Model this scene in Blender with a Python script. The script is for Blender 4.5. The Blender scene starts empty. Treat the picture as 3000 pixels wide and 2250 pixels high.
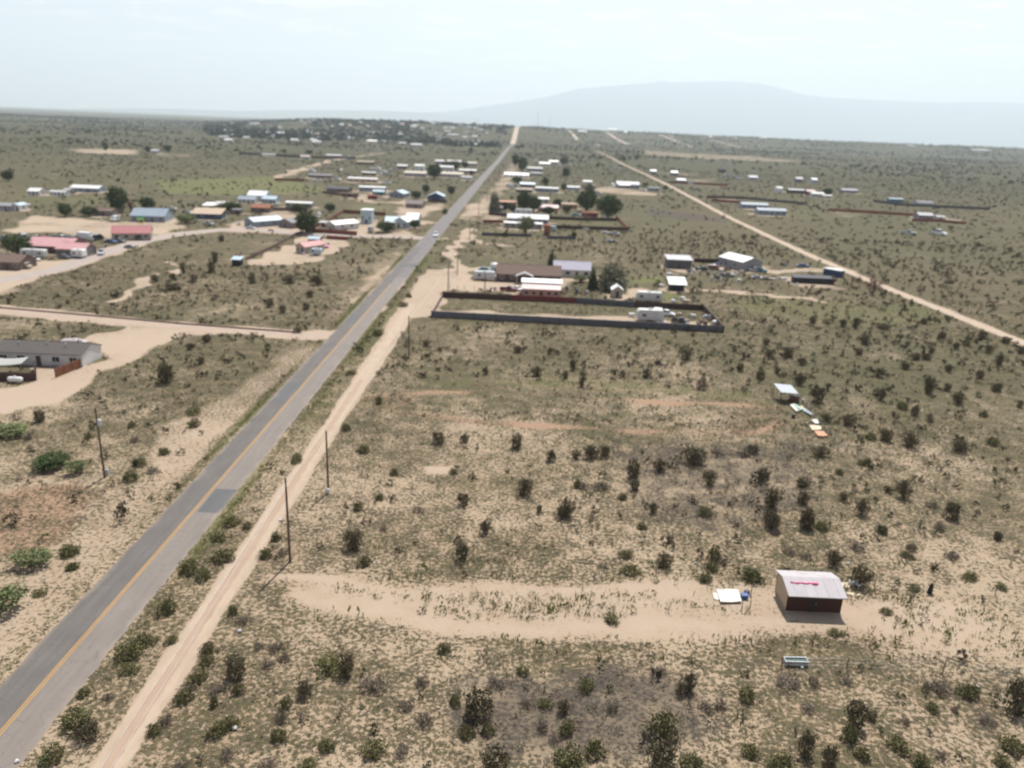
import bpy, math, random
import numpy as np
from mathutils import Vector, Matrix
R_ = math.radians
random.seed(7); rng = np.random.default_rng(7)
scene = bpy.context.scene
C = scene.collection

# ------------------------------------------------------------------ camera
SW, SH, FPX, CAMH = 3000, 2250, 2280.0, 50.0      # photo size, focal length in its pixels, flying height
ROLL = R_(2.38); VPX, VPY = 1545.0, 372.0         # tilt of the horizon, where the road vanishes
def _n(a): return a / np.linalg.norm(a)
_yc = _n(np.array([VPX - 1500, -(VPY - 1125), -FPX]))
_h = np.array([math.cos(ROLL), -math.sin(ROLL), 0.0])
_up = _n(np.cross(_h, -_yc)); _up = _up if _up[1] > 0 else -_up
_xc = np.cross(_yc, _up)
RC = np.array([_xc, _yc, _up])                    # world = RC @ camera
cd = bpy.data.cameras.new('camera'); cam = bpy.data.objects.new('camera', cd); C.objects.link(cam)
cam.matrix_world = Matrix.Translation((0, 0, CAMH)) @ Matrix([list(r) for r in RC]).to_4x4()
cd.sensor_width = 36; cd.lens = FPX / SW * 36; cd.clip_start = 0.5; cd.clip_end = 120000
cd.dof.use_dof = True; cd.dof.focus_distance = 34; cd.dof.aperture_fstop = 0.21
scene.camera = cam
# ------------------------------------------------------------------ sun, sky, exposure
SUN = Vector((0.14, 0.60, 1.0)).normalized()
EL = math.asin(SUN.z); AZ = math.atan2(SUN.x, SUN.y)
sl = bpy.data.lights.new('sun', 'SUN'); sl.energy = 5.0; sl.angle = R_(0.53); sl.color = (1.0, 0.95, 0.88)
so = bpy.data.objects.new('sun', sl); C.objects.link(so); so.location = (0, 0, 300)
so.rotation_euler = SUN.to_track_quat('Z', 'Y').to_euler()
w = bpy.data.worlds.new('World'); scene.world = w; w.use_nodes = True
nt = w.node_tree; nt.nodes.clear()
def N(t, typ, **k):
    n = t.nodes.new(typ)
    for a, b in k.items(): setattr(n, a, b)
    return n
out = N(nt, 'ShaderNodeOutputWorld'); bg = N(nt, 'ShaderNodeBackground'); bg.inputs[1].default_value = 0.074
sky = N(nt, 'ShaderNodeTexSky', sky_type='NISHITA', sun_disc=False, sun_elevation=EL, sun_rotation=AZ, altitude=1600, air_density=1.0, dust_density=2.2, ozone_density=1.2)
tc = N(nt, 'ShaderNodeTexCoord'); sep = N(nt, 'ShaderNodeSeparateXYZ'); nt.links.new(tc.outputs['Generated'], sep.inputs[0])
def M(t, op, a, b=None, c=None, clamp=False):
    n = N(t, 'ShaderNodeMath', operation=op); n.use_clamp = clamp
    for i, v in enumerate((a, b, c)):
        if v is None: continue
        if isinstance(v, (int, float)): n.inputs[i].default_value = v
        else: t.links.new(v, n.inputs[i])
    return n.outputs[0]
zz = M(nt, 'ADD', M(nt, 'MAXIMUM', sep.outputs[2], 0.0), 0.055)
cb = N(nt, 'ShaderNodeCombineXYZ')
nt.links.new(M(nt, 'DIVIDE', sep.outputs[0], zz), cb.inputs[0]); nt.links.new(M(nt, 'DIVIDE', sep.outputs[1], zz), cb.inputs[1])
no = N(nt, 'ShaderNodeTexNoise'); no.inputs['Scale'].default_value = 2.1; no.inputs['Detail'].default_value = 7; no.inputs['Roughness'].default_value = 0.58
nt.links.new(cb.outputs[0], no.inputs['Vector'])
cr = N(nt, 'ShaderNodeValToRGB'); cr.color_ramp.elements[0].position = 0.535; cr.color_ramp.elements[1].position = 0.60
nt.links.new(no.outputs[0], cr.inputs[0])
cmix = N(nt, 'ShaderNodeMix', data_type='RGBA'); cmix.inputs[7].default_value = (10.7, 10.0, 9.75, 1)
low = N(nt, 'ShaderNodeMapRange', interpolation_type='SMOOTHSTEP'); low.inputs[1].default_value = .20; low.inputs[2].default_value = .62; low.inputs[3].default_value = 1; low.inputs[4].default_value = .12; nt.links.new(sep.outputs[2], low.inputs[0])   # thin cloud and dust near the horizon, clear blue overhead
nt.links.new(M(nt, 'MULTIPLY', M(nt, 'MULTIPLY_ADD', cr.outputs[0], 0.42, 0.56), low.outputs[0]), cmix.inputs[0]); nt.links.new(sky.outputs[0], cmix.inputs[6])
nt.links.new(cmix.outputs[2], bg.inputs[0]); nt.links.new(bg.outputs[0], out.inputs[0])
scene.view_settings.view_transform = 'Standard'; scene.view_settings.look = 'None'
scene.view_settings.exposure = 0.45; scene.view_settings.gamma = 1
scene.render.engine = 'CYCLES'
scene.cycles.volume_bounces = 1; scene.cycles.max_bounces = 6

# ------------------------------------------------------------------ terrain and pixel -> ground
def sm(a): a = np.clip(a, 0, 1); return a * a * (3 - 2 * a)
def terr(X, Y):
    X = np.asarray(X, float); Y = np.asarray(Y, float)
    t = X / np.maximum(Y, 1.0)
    foot = 2250 + 900 * sm((X + 100) / 500.0)
    top = 44 - 4 * sm((X - 100) / 800.0) + 2.0 * np.sin(X / 310.0) + 1.2 * np.sin(X / 97.0 + 1) + 1.0 * np.sin(X / 41.0)
    side = sm((t + 0.42) / 0.2)
    rise = sm((Y - foot) / 1300.0) * (1 - sm((Y - 5200) / 4000.0))
    bump = 1.6 * np.sin(X / 180 + 1.3) * np.sin(Y / 230) * sm((Y - 700) / 800) + 5 * np.sin(X / 420 + 2) * np.sin(Y / 510 + .5) * sm((Y - 1800) / 1500)
    return top * side * rise + bump * (1 - .8 * sm((Y - 7000) / 3000))
def ray(x, y): return _n(RC @ np.array([x - 1500, -(y - 1125), -FPX]))
def gp(x, y, z=0.0):
    d = ray(x, y); dz = min(d[2], -1e-4); t = (z - CAMH) / dz
    if t * d[1] > 1400:                      # far off: walk along the ray until it meets the rising land
        s = 1400.0
        while s < 9000:
            p = d * s
            if CAMH + p[2] <= float(terr(p[0], p[1])): return Vector((p[0], p[1], float(terr(p[0], p[1]))))
            s += 12
        p = d * min(t, 9000); return Vector((p[0], p[1], float(terr(p[0], p[1]))))
    p = d * t; return Vector((p[0], p[1], z))
def mpp(p):                                   # metres per photo pixel at a ground point
    c = RC.T @ (np.array(p) - [0, 0, CAMH]); return -c[2] / FPX
def proj(X, Y, Z):                            # arrays -> photo pixels
    P = np.stack([X, Y, Z - CAMH], -1) @ RC
    return 1500 + FPX * P[..., 0] / -P[..., 2], 1125 - FPX * P[..., 1] / -P[..., 2]

# ------------------------------------------------------------------ materials
MATS = {}
def pm(name, col, rough=0.8, var=0.15, sc=1.5, metal=0.0, bump=0.0, rnd=0.0, stretch=None, dirt=None):
    if name in MATS: return MATS[name]
    m = bpy.data.materials.new(name); m.use_nodes = True; t = m.node_tree; b = t.nodes['Principled BSDF']
    b.inputs['Roughness'].default_value = rough; b.inputs['Metallic'].default_value = metal
    tcn = N(t, 'ShaderNodeTexCoord'); vec = tcn.outputs['Object']
    if stretch:
        mp = N(t, 'ShaderNodeMapping'); mp.inputs['Scale'].default_value = stretch; t.links.new(vec, mp.inputs[0]); vec = mp.outputs[0]
    n1 = N(t, 'ShaderNodeTexNoise'); n1.inputs['Scale'].default_value = sc; n1.inputs['Detail'].default_value = 5
    t.links.new(vec, n1.inputs['Vector'])
    f = M(t, 'MULTIPLY_ADD', n1.outputs[0], 2 * var, 1 - var)
    if rnd:
        oi = N(t, 'ShaderNodeObjectInfo'); f = M(t, 'MULTIPLY', f, M(t, 'MULTIPLY_ADD', oi.outputs['Random'], 2 * rnd, 1 - rnd))
    mx = N(t, 'ShaderNodeVectorMath', operation='SCALE'); mx.inputs[0].default_value = col[:3]; t.links.new(f, mx.inputs['Scale'])
    res = mx.outputs[0]
    if dirt:
        n2 = N(t, 'ShaderNodeTexNoise'); n2.inputs['Scale'].default_value = sc * 0.6; n2.inputs['Detail'].default_value = 8; t.links.new(vec, n2.inputs['Vector'])
        r2 = N(t, 'ShaderNodeValToRGB'); r2.color_ramp.elements[0].position = .5; r2.color_ramp.elements[1].position = .75; t.links.new(n2.outputs[0], r2.inputs[0])
        mm = N(t, 'ShaderNodeMix', data_type='RGBA'); t.links.new(M(t, 'MULTIPLY', r2.outputs[0], .6), mm.inputs[0]); t.links.new(res, mm.inputs[6]); mm.inputs[7].default_value = (*dirt, 1); res = mm.outputs[2]
    t.links.new(res, b.inputs['Base Color'])
    if bump:
        bp = N(t, 'ShaderNodeBump'); bp.inputs['Strength'].default_value = bump; bp.inputs['Distance'].default_value = .1; t.links.new(n1.outputs[0], bp.inputs['Height']); t.links.new(bp.outputs[0], b.inputs['Normal'])
    MATS[name] = m; return m
COL = dict(white=(.74, .74, .73), offwhite=(.58, .57, .55), cream=(.60, .55, .45), ltgrey=(.42, .42, .43), grey=(.25, .25, .26), dkgrey=(.10, .10, .11),
           blue=(.17, .24, .34), navy=(.03, .06, .13), teal=(.05, .20, .24), paleblue=(.42, .52, .58), greyblue=(.24, .29, .35), brown=(.15, .10, .08), dkbrown=(.07, .04, .035),
           red=(.38, .13, .13), wallgrey=(.12, .12, .14), pink=(.55, .30, .30), redbrown=(.22, .07, .045), rust=(.28, .11, .06), tan=(.45, .35, .26), terracotta=(.50, .27, .19), sandwall=(.42, .34, .27),
           black=(.02, .02, .022), yellow=(.55, .38, .08), green=(.08, .25, .08), maroon=(.16, .03, .03), lilac=(.40, .38, .44), taupe=(.20, .165, .155), silver=(.5, .52, .54), shingle=(.10, .088, .083), pinkroof=(.52, .40, .39), palegreen=(.5, .58, .5), beige=(.38, .32, .26))
def wm(c): return pm('wall_' + c, COL[c], .85, .10, .8, dirt=tuple(.6 * v + .02 for v in COL[c]))
def rm(c):
    if c in ('white', 'paleblue', 'ltgrey', 'silver', 'red', 'greyblue', 'pink', 'offwhite', 'pinkroof'): return pm('roof_' + c, COL[c], .5, .10, .5, stretch=(3, .4, 1), dirt=tuple(.75 * v + .01 for v in COL[c]))
    return pm('roof_' + c, COL[c], .9, .22, 1.4, bump=.3)
GLASS = pm('window_glass', (.02, .028, .035), .12, .1)
FRAME = pm('window_frame', (.6, .6, .58), .5, .05)
RUB = pm('tyre_rubber', (.02, .02, .02), .8)
HUB = pm('wheel_hub', (.4, .4, .42), .4, metal=.6)
WOOD = pm('weathered_wood', (.13, .085, .06), .9, .3, 3, stretch=(4, 4, .4))
PLY = pm('plywood', (.42, .32, .22), .85, .2, 1.2)
STEEL = pm('galvanised_steel', (.42, .44, .46), .4, .15, 2, metal=.5)

# ------------------------------------------------------------------ mesh building
class MB:
    def __init__(s): s.v = []; s.f = []
    def poly(s, pts, *faces):
        o = len(s.v); s.v += [tuple(p) for p in pts]; s.f += [tuple(o + i for i in f) for f in faces]; return s
    def box(s, x0, x1, y0, y1, z0, z1, tx=0, ty=0):
        return s.poly([(x0, y0, z0), (x1, y0, z0), (x1, y1, z0), (x0, y1, z0), (x0 + tx, y0 + ty, z1), (x1 - tx, y0 + ty, z1), (x1 - tx, y1 - ty, z1), (x0 + tx, y1 - ty, z1)],
                      (0, 3, 2, 1), (4, 5, 6, 7), (0, 1, 5, 4), (1, 2, 6, 5), (2, 3, 7, 6), (3, 0, 4, 7))
    def extr(s, prof, y0, y1, axis='y', ins=0.0):
        n = len(prof); A = []; B = []
        for (a, z) in prof:
            if axis == 'y': A.append((a, y0, z)); B.append((a, y1, z))
            else: A.append((y0, a, z)); B.append((y1, a, z))
        return s.poly(A + B, tuple(range(n)), tuple(range(2 * n - 1, n - 1, -1)), *[(i, n + i, n + (i + 1) % n, (i + 1) % n) for i in range(n)])
    def tube(s, pts, rs, n=8, cap=True):
        o = len(s.v); pts = [Vector(p) for p in pts]
        for i, p in enumerate(pts):
            d = (pts[min(i + 1, len(pts) - 1)] - pts[max(i - 1, 0)]).normalized()
            a = d.orthogonal().normalized() if abs(d.z) < .9 else Vector((1, 0, 0)); a = (a - d * a.dot(d)).normalized(); b = d.cross(a)
            r = rs[i] if hasattr(rs, '__len__') else rs
            for k in range(n):
                q = p + a * (r * math.cos(2 * math.pi * k / n)) + b * (r * math.sin(2 * math.pi * k / n)); s.v.append(tuple(q))
        for i in range(len(pts) - 1):
            for k in range(n): s.f.append((o + i * n + k, o + i * n + (k + 1) % n, o + (i + 1) * n + (k + 1) % n, o + (i + 1) * n + k))
        if cap: s.f.append(tuple(o + k for k in range(n - 1, -1, -1))); s.f.append(tuple(o + (len(pts) - 1) * n + k for k in range(n)))
        return s
    def mesh(s, name, mats):
        me = bpy.data.meshes.new(name); me.from_pydata(s.v, [], s.f)
        for m in (mats if isinstance(mats, (list, tuple)) else [mats]): me.materials.append(m)
        return me
    def obj(s, name, mats, parent=None, smooth=False, bevel=0):
        me = s.mesh(name, mats); o = bpy.data.objects.new(name, me); C.objects.link(o)
        if smooth: me.shade_smooth()
        if bevel:
            b = o.modifiers.new('bevel', 'BEVEL'); b.width = bevel; b.segments = 2; b.limit_method = 'ANGLE'
        if parent is not None: o.parent = parent
        return o
def tag(o, label=None, cat=None, group=None, kind=None):
    for k, v in (('label', label), ('category', cat), ('group', group), ('kind', kind)):
        if v: o[k] = v
    return o
def empty(name, loc=(0, 0, 0), rz=0.0):
    o = bpy.data.objects.new(name, None); o.empty_display_size = .5; C.objects.link(o); o.location = loc; o.rotation_euler = (0, 0, rz); return o
def copy_tree(o, parent=None):
    c = o.copy(); C.objects.link(c)
    if parent is not None: c.parent = parent
    for ch in o.children: copy_tree(ch, c)
    return c
def np_mesh(name, V, F, mat, cols=None, smooth=False):
    me = bpy.data.meshes.new(name); k = F.shape[1]
    me.vertices.add(len(V)); me.vertices.foreach_set('co', V.astype(np.float32).ravel())
    me.loops.add(F.size); me.loops.foreach_set('vertex_index', F.astype(np.int32).ravel())
    me.polygons.add(len(F)); me.polygons.foreach_set('loop_start', np.arange(0, F.size, k, dtype=np.int32))
    me.polygons.foreach_set('loop_total', np.full(len(F), k, dtype=np.int32))
    me.update(calc_edges=True); me.materials.append(mat)
    if cols:
        for nm, arr in cols.items():
            a = me.color_attributes.new(nm, 'FLOAT_COLOR', 'POINT')
            if arr.shape[1] == 3: arr = np.concatenate([arr, np.ones((len(arr), 1))], 1)
            a.data.foreach_set('color', arr.astype(np.float32).ravel())
    if smooth: me.shade_smooth()
    return me

# ------------------------------------------------------------------ polygons and tracks, given where they lie in the photo, kept in metres
def G(*pts): return [gp(x, y) for x, y in pts]
def seg_dist(X, Y, pts, closed=False):
    D = np.full(X.shape, 1e9); n = len(pts)
    for i in range(n if closed else n - 1):
        a = pts[i]; b = pts[(i + 1) % n]; dx, dy = b[0] - a[0], b[1] - a[1]; L = dx * dx + dy * dy + 1e-9
        t = np.clip(((X - a[0]) * dx + (Y - a[1]) * dy) / L, 0, 1)
        D = np.minimum(D, np.hypot(X - a[0] - t * dx, Y - a[1] - t * dy))
    return D
def inside(X, Y, pts):
    c = np.zeros(X.shape, bool); n = len(pts); j = n - 1
    for i in range(n):
        xi, yi, xj, yj = pts[i][0], pts[i][1], pts[j][0], pts[j][1]
        if abs(yj - yi) > 1e-9:
            c ^= ((yi > Y) != (yj > Y)) & (X < (xj - xi) * (Y - yi) / (yj - yi) + xi)
        j = i
    return c
def poly_mask(X, Y, pts, soft=1.5):
    xs = [p[0] for p in pts]; ys = [p[1] for p in pts]; m = (X > min(xs) - 9 * soft) & (X < max(xs) + 9 * soft) & (Y > min(ys) - 9 * soft) & (Y < max(ys) + 9 * soft)
    r = np.zeros(X.shape)
    if m.any():
        x, y = X[m], Y[m]; d = seg_dist(x, y, pts, True); s = np.where(inside(x, y, pts), d, -d); r[m] = sm(s / (2 * soft) + .5)
    return r
def line_mask(X, Y, pts, w, soft=1.0):
    m = (X > min(p[0] for p in pts) - w * 3 - 6 * soft) & (X < max(p[0] for p in pts) + w * 3 + 6 * soft) & (Y > min(p[1] for p in pts) - w * 3 - 6 * soft) & (Y < max(p[1] for p in pts) + w * 3 + 6 * soft)
    r = np.zeros(X.shape)
    if m.any(): r[m] = 1 - sm((seg_dist(X[m], Y[m], pts) - w / 2) / (2 * soft) + .5)
    return r
ROADX = -42.0; LANEX = -31.4; RW = 7.3
RIGHT_ROAD = [Vector((p[0], p[1], 0)) for p in [(138, 120), (136.5, 206), (134, 250), (131.5, 296), (130, 370), (132, 520), (138, 660), (144, 810), (152, 1100), (158, 1400), (170, 2000)]]
SIDE_ROAD = G((975, 983), (900, 985), (700, 968), (500, 955), (300, 935), (0, 908), (-300, 885))
LEFT_STREET = G((1290, 700), (1150, 693), (1020, 690), (900, 687), (760, 672), (640, 673), (520, 686), (420, 706), (300, 742), (170, 790), (0, 822), (-200, 850))
TRACK_A = G((790, 1690), (1000, 1700), (1200, 1725), (1500, 1722), (1900, 1722), (2260, 1790))
TRACK_B = G((870, 1740), (1000, 1765), (1180, 1800), (1300, 1840), (1600, 1842), (1900, 1835), (2300, 1830), (2600, 1790))
LOOP = G((1050, 1175), (1100, 1160), (1280, 1150), (1500, 1147), (1750, 1168), (2000, 1180), (2230, 1185), (2280, 1200), (2295, 1235), (2240, 1265), (2000, 1264), (1700, 1252), (1400, 1240), (1180, 1212), (1080, 1190))
SANDP = [  # bare pale ground: polygon, amount
    (G((1000, 1690), (1500, 1700), (1900, 1705), (2250, 1700), (2500, 1740), (2800, 1760), (2950, 1850), (2800, 1900), (2400, 1890), (1900, 1905), (1300, 1850), (950, 1790), (820, 1720)), .58),
    (G((1180, 820), (1260, 785), (1330, 790), (1322, 850), (1285, 925), (1200, 935), (1150, 965), (1105, 960), (1150, 905)), .95),
    (G((0, 1215), (170, 1188), (300, 1105), (430, 1030), (500, 985), (640, 975), (640, 962), (400, 944), (270, 980), (250, 1000), (310, 1010), (312, 1058), (250, 1080), (105, 1075), (110, 1118), (70, 1130), (0, 1145), (-200, 1180), (-200, 1240)), 1.1),
    (G((0, 676), (100, 632), (230, 636), (330, 650), (500, 648), (560, 655), (440, 700), (330, 695), (150, 683), (0, 684)), 1),
    (G((-100, 800), (60, 765), (150, 768), (260, 760), (330, 735), (345, 742), (170, 800), (0, 850), (-100, 870)), 1),
    (G((728, 776), (880, 695), (1000, 700), (1050, 705), (960, 745), (930, 772), (830, 780)), 1),
    (G((630, 678), (730, 640), (800, 615), (880, 600), (860, 620), (905, 668), (900, 690), (780, 685)), .95),
    (G((1000, 655), (1060, 640), (1120, 640), (1110, 690), (1220, 700), (1200, 672), (1020, 690), (1005, 675)), .9),
    (G((1140, 640), (1180, 600), (1240, 600), (1310, 592), (1290, 615), (1230, 640)), .9),
    (G((1040, 575), (1075, 565), (1090, 590), (1170, 590), (1225, 570), (1190, 600), (1050, 592)), .9),
    (G((1330, 640), (1430, 560), (1480, 500), (1508, 455), (1530, 470), (1500, 540), (1400, 650)), .75),
    (G((1360, 600), (1450, 585), (1440, 625), (1340, 640)), .9),
    (G((1410, 628), (1482, 630), (1480, 650), (1416, 648)), .8),
    (G((1325, 820), (1480, 830), (1520, 845), (1525, 865), (1320, 850)), .8),
    (G((1700, 560), (1790, 545), (1880, 558), (1960, 570), (1880, 575), (1760, 562)), .9),
    (G((1840, 845), (1910, 842), (1920, 855), (1890, 868), (1830, 865)), .9),
    (G((1270, 922), (1280, 905), (1900, 930), (2000, 945), (2090, 950), (2100, 962)), .7),
    (G((2480, 1790), (3050, 1850), (3100, 1960), (2700, 1940), (2400, 1900)), .42), (G((0, 835), (-80, 860), (-60, 880), (60, 850)), .5),
    (G((1880, 440), (2000, 449), (2200, 458), (2380, 475), (2200, 472), (2000, 463), (1880, 452)), .8),
    (G((200, 437), (300, 436), (420, 442), (400, 455), (220, 449)), .9),
    (G((440, 448), (600, 452), (560, 462), (440, 458)), .6),
    (G((830, 500), (900, 490), (990, 460), (1000, 466), (880, 510), (815, 525)), .8),
    (G((2650, 634), (2760, 630), (2830, 650), (2680, 650)), .9), (G((2430, 618), (2540, 628), (2500, 640), (2440, 630)), .7),
    (G((1950, 535), (2140, 540), (2140, 560), (1970, 550)), .5), (G((1920, 500), (2060, 510), (2030, 516), (1920, 508)), .7), (G((2000, 525), (2120, 520), (2100, 535), (2010, 535)), .7),
    (G((2100, 575), (2180, 580), (2170, 592), (2100, 588)), .8),
    (G((2380, 620), (2500, 650), (2380, 700)), 0),
    (G((1235, 1370), (1320, 1365), (1320, 1385), (1240, 1388)), 1), (G((470, 1250), (620, 1180), (800, 1050), (900, 1010), (960, 1000), (840, 1130), (560, 1380), (430, 1480)), .45),
    (G((1000, 900), (1160, 740), (1190, 730), (1180, 770), (1040, 930)), .55), (G((2450, 1150), (2560, 1180), (2640, 1270), (2590, 1300), (2480, 1200)), .35),
]
REDP = [(G((1060, 1150), (1180, 1150), (1200, 1205), (1040, 1205)), .8), (G((2150, 1170), (2280, 1170), (2320, 1230), (2250, 1280), (2150, 1260)), .75), (G((0, 1440), (200, 1410), (300, 1440), (140, 1590), (0, 1640), (-150, 1640), (-150, 1440)), 1.2),
        (G((520, 850), (650, 835), (690, 870), (600, 905), (480, 890)), .5), (G((1280, 870), (1290, 850), (1530, 860), (1530, 880)), .5), (G((2010, 830), (2060, 830), (2050, 845), (2010, 845)), .7)]
GREENP = [(G((420, 530), (780, 515), (1000, 560), (820, 570), (500, 570)), .8), (G((0, 560), (300, 570), (300, 600), (0, 600)), .5), (G((1840, 850), (2000, 855), (2010, 880), (1860, 885)), 1), (G((1850, 810), (1960, 810), (1960, 830), (1850, 828)), 1),
          (G((2180, 1000), (2600, 1000), (3000, 960), (3000, 930), (2500, 880), (2150, 930)), .0), (G((2200, 850), (2780, 900), (2800, 960), (2250, 940), (2120, 900)), .6), (G((1300, 870), (2060, 905), (2080, 930), (1280, 915)), .35),
          (G((1100, 1120), (1700, 1100), (2260, 1140), (2270, 1175), (1750, 1150), (1300, 1135)), .6), (G((0, 1240), (100, 1240), (90, 1275), (0, 1280)), .9), (G((1700, 620), (1900, 600), (2200, 650), (2100, 690), (1850, 680)), .4), (G((1400, 660), (1560, 660), (1560, 690), (1400, 685)), .5), (G((1620, 640), (1800, 645), (1820, 662), (1620, 658)), .5), (G((2150, 600), (2420, 620), (2520, 650), (2200, 640)), .5), (G((1020, 595), (1180, 600), (1140, 625), (1010, 620)), .6)]
DARKP = [(G((2560, 1726), (2740, 1732), (2920, 1738), (3100, 1850), (3090, 1865), (2905, 1752), (2740, 1745), (2560, 1738)), .9), (G((2280, 1952), (2760, 1968), (3100, 1985), (3100, 1998), (2760, 1982), (2280, 1966)), .8), (G((1350, 1950), (2050, 1960), (2150, 2120), (2050, 2260), (1300, 2260), (1250, 2100)), .95), (G((1750, 1280), (2400, 1300), (2420, 1480), (2100, 1600), (1800, 1480)), .75), (G((2650, 1950), (3100, 1990), (3100, 2200), (2800, 2150)), .5), (G((550, 1850), (900, 1880), (850, 2000), (560, 1960)), .4), (G((1050, 1980), (1250, 2000), (1200, 2080), (1050, 2060)), .5),
         (G((1850, 1300), (2350, 1330), (2300, 1420), (1900, 1400)), .7), (G((1700, 2000), (2000, 1980), (2050, 2250), (1500, 2260), (1450, 2100)), .9), (G((1890, 610), (2150, 640), (2140, 655), (1900, 635)), .9), (G((2000, 1330), (2200, 1400), (2150, 1560), (1900, 1520)), .6),
         (G((2250, 1950), (2620, 1970), (2560, 2040), (2270, 2020)), .7), (G((2000, 2020), (2150, 2050), (2150, 2180), (2000, 2200)), .7), (G((180, 1480), (330, 1410), (270, 1530), (80, 1600)), .6), (G((1750, 480), (2000, 490), (1950, 510), (1760, 500)), .5)]
PATHS = [(G((325, 886), (380, 862), (415, 845), (440, 812), (450, 800)), 3.0), (G((480, 765), (522, 787), (500, 803)), 2.0), (G((1345, 845), (1352, 800), (1340, 765), (1325, 735), (1330, 715), (1370, 690), (1378, 668)), 4.5), (G((1380, 670), (1378, 690), (1400, 712), (1500, 720)), 4), (G((1268, 790), (1330, 787), (1440, 786)), 5),
         (G((2140, 800), (2240, 799), (2440, 790), (2480, 797)), 6), (G((2060, 850), (2200, 862), (2400, 880)), 3), (G((815, 520), (900, 488), (970, 470), (1120, 448)), 7)]
PATHS += [([Vector((LANEX - 9, 213, 0)), Vector((LANEX + 5, 215, 0))], 9)]
BARE_AUTO = []            # filled by the buildings: (x, y, radius)
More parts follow.
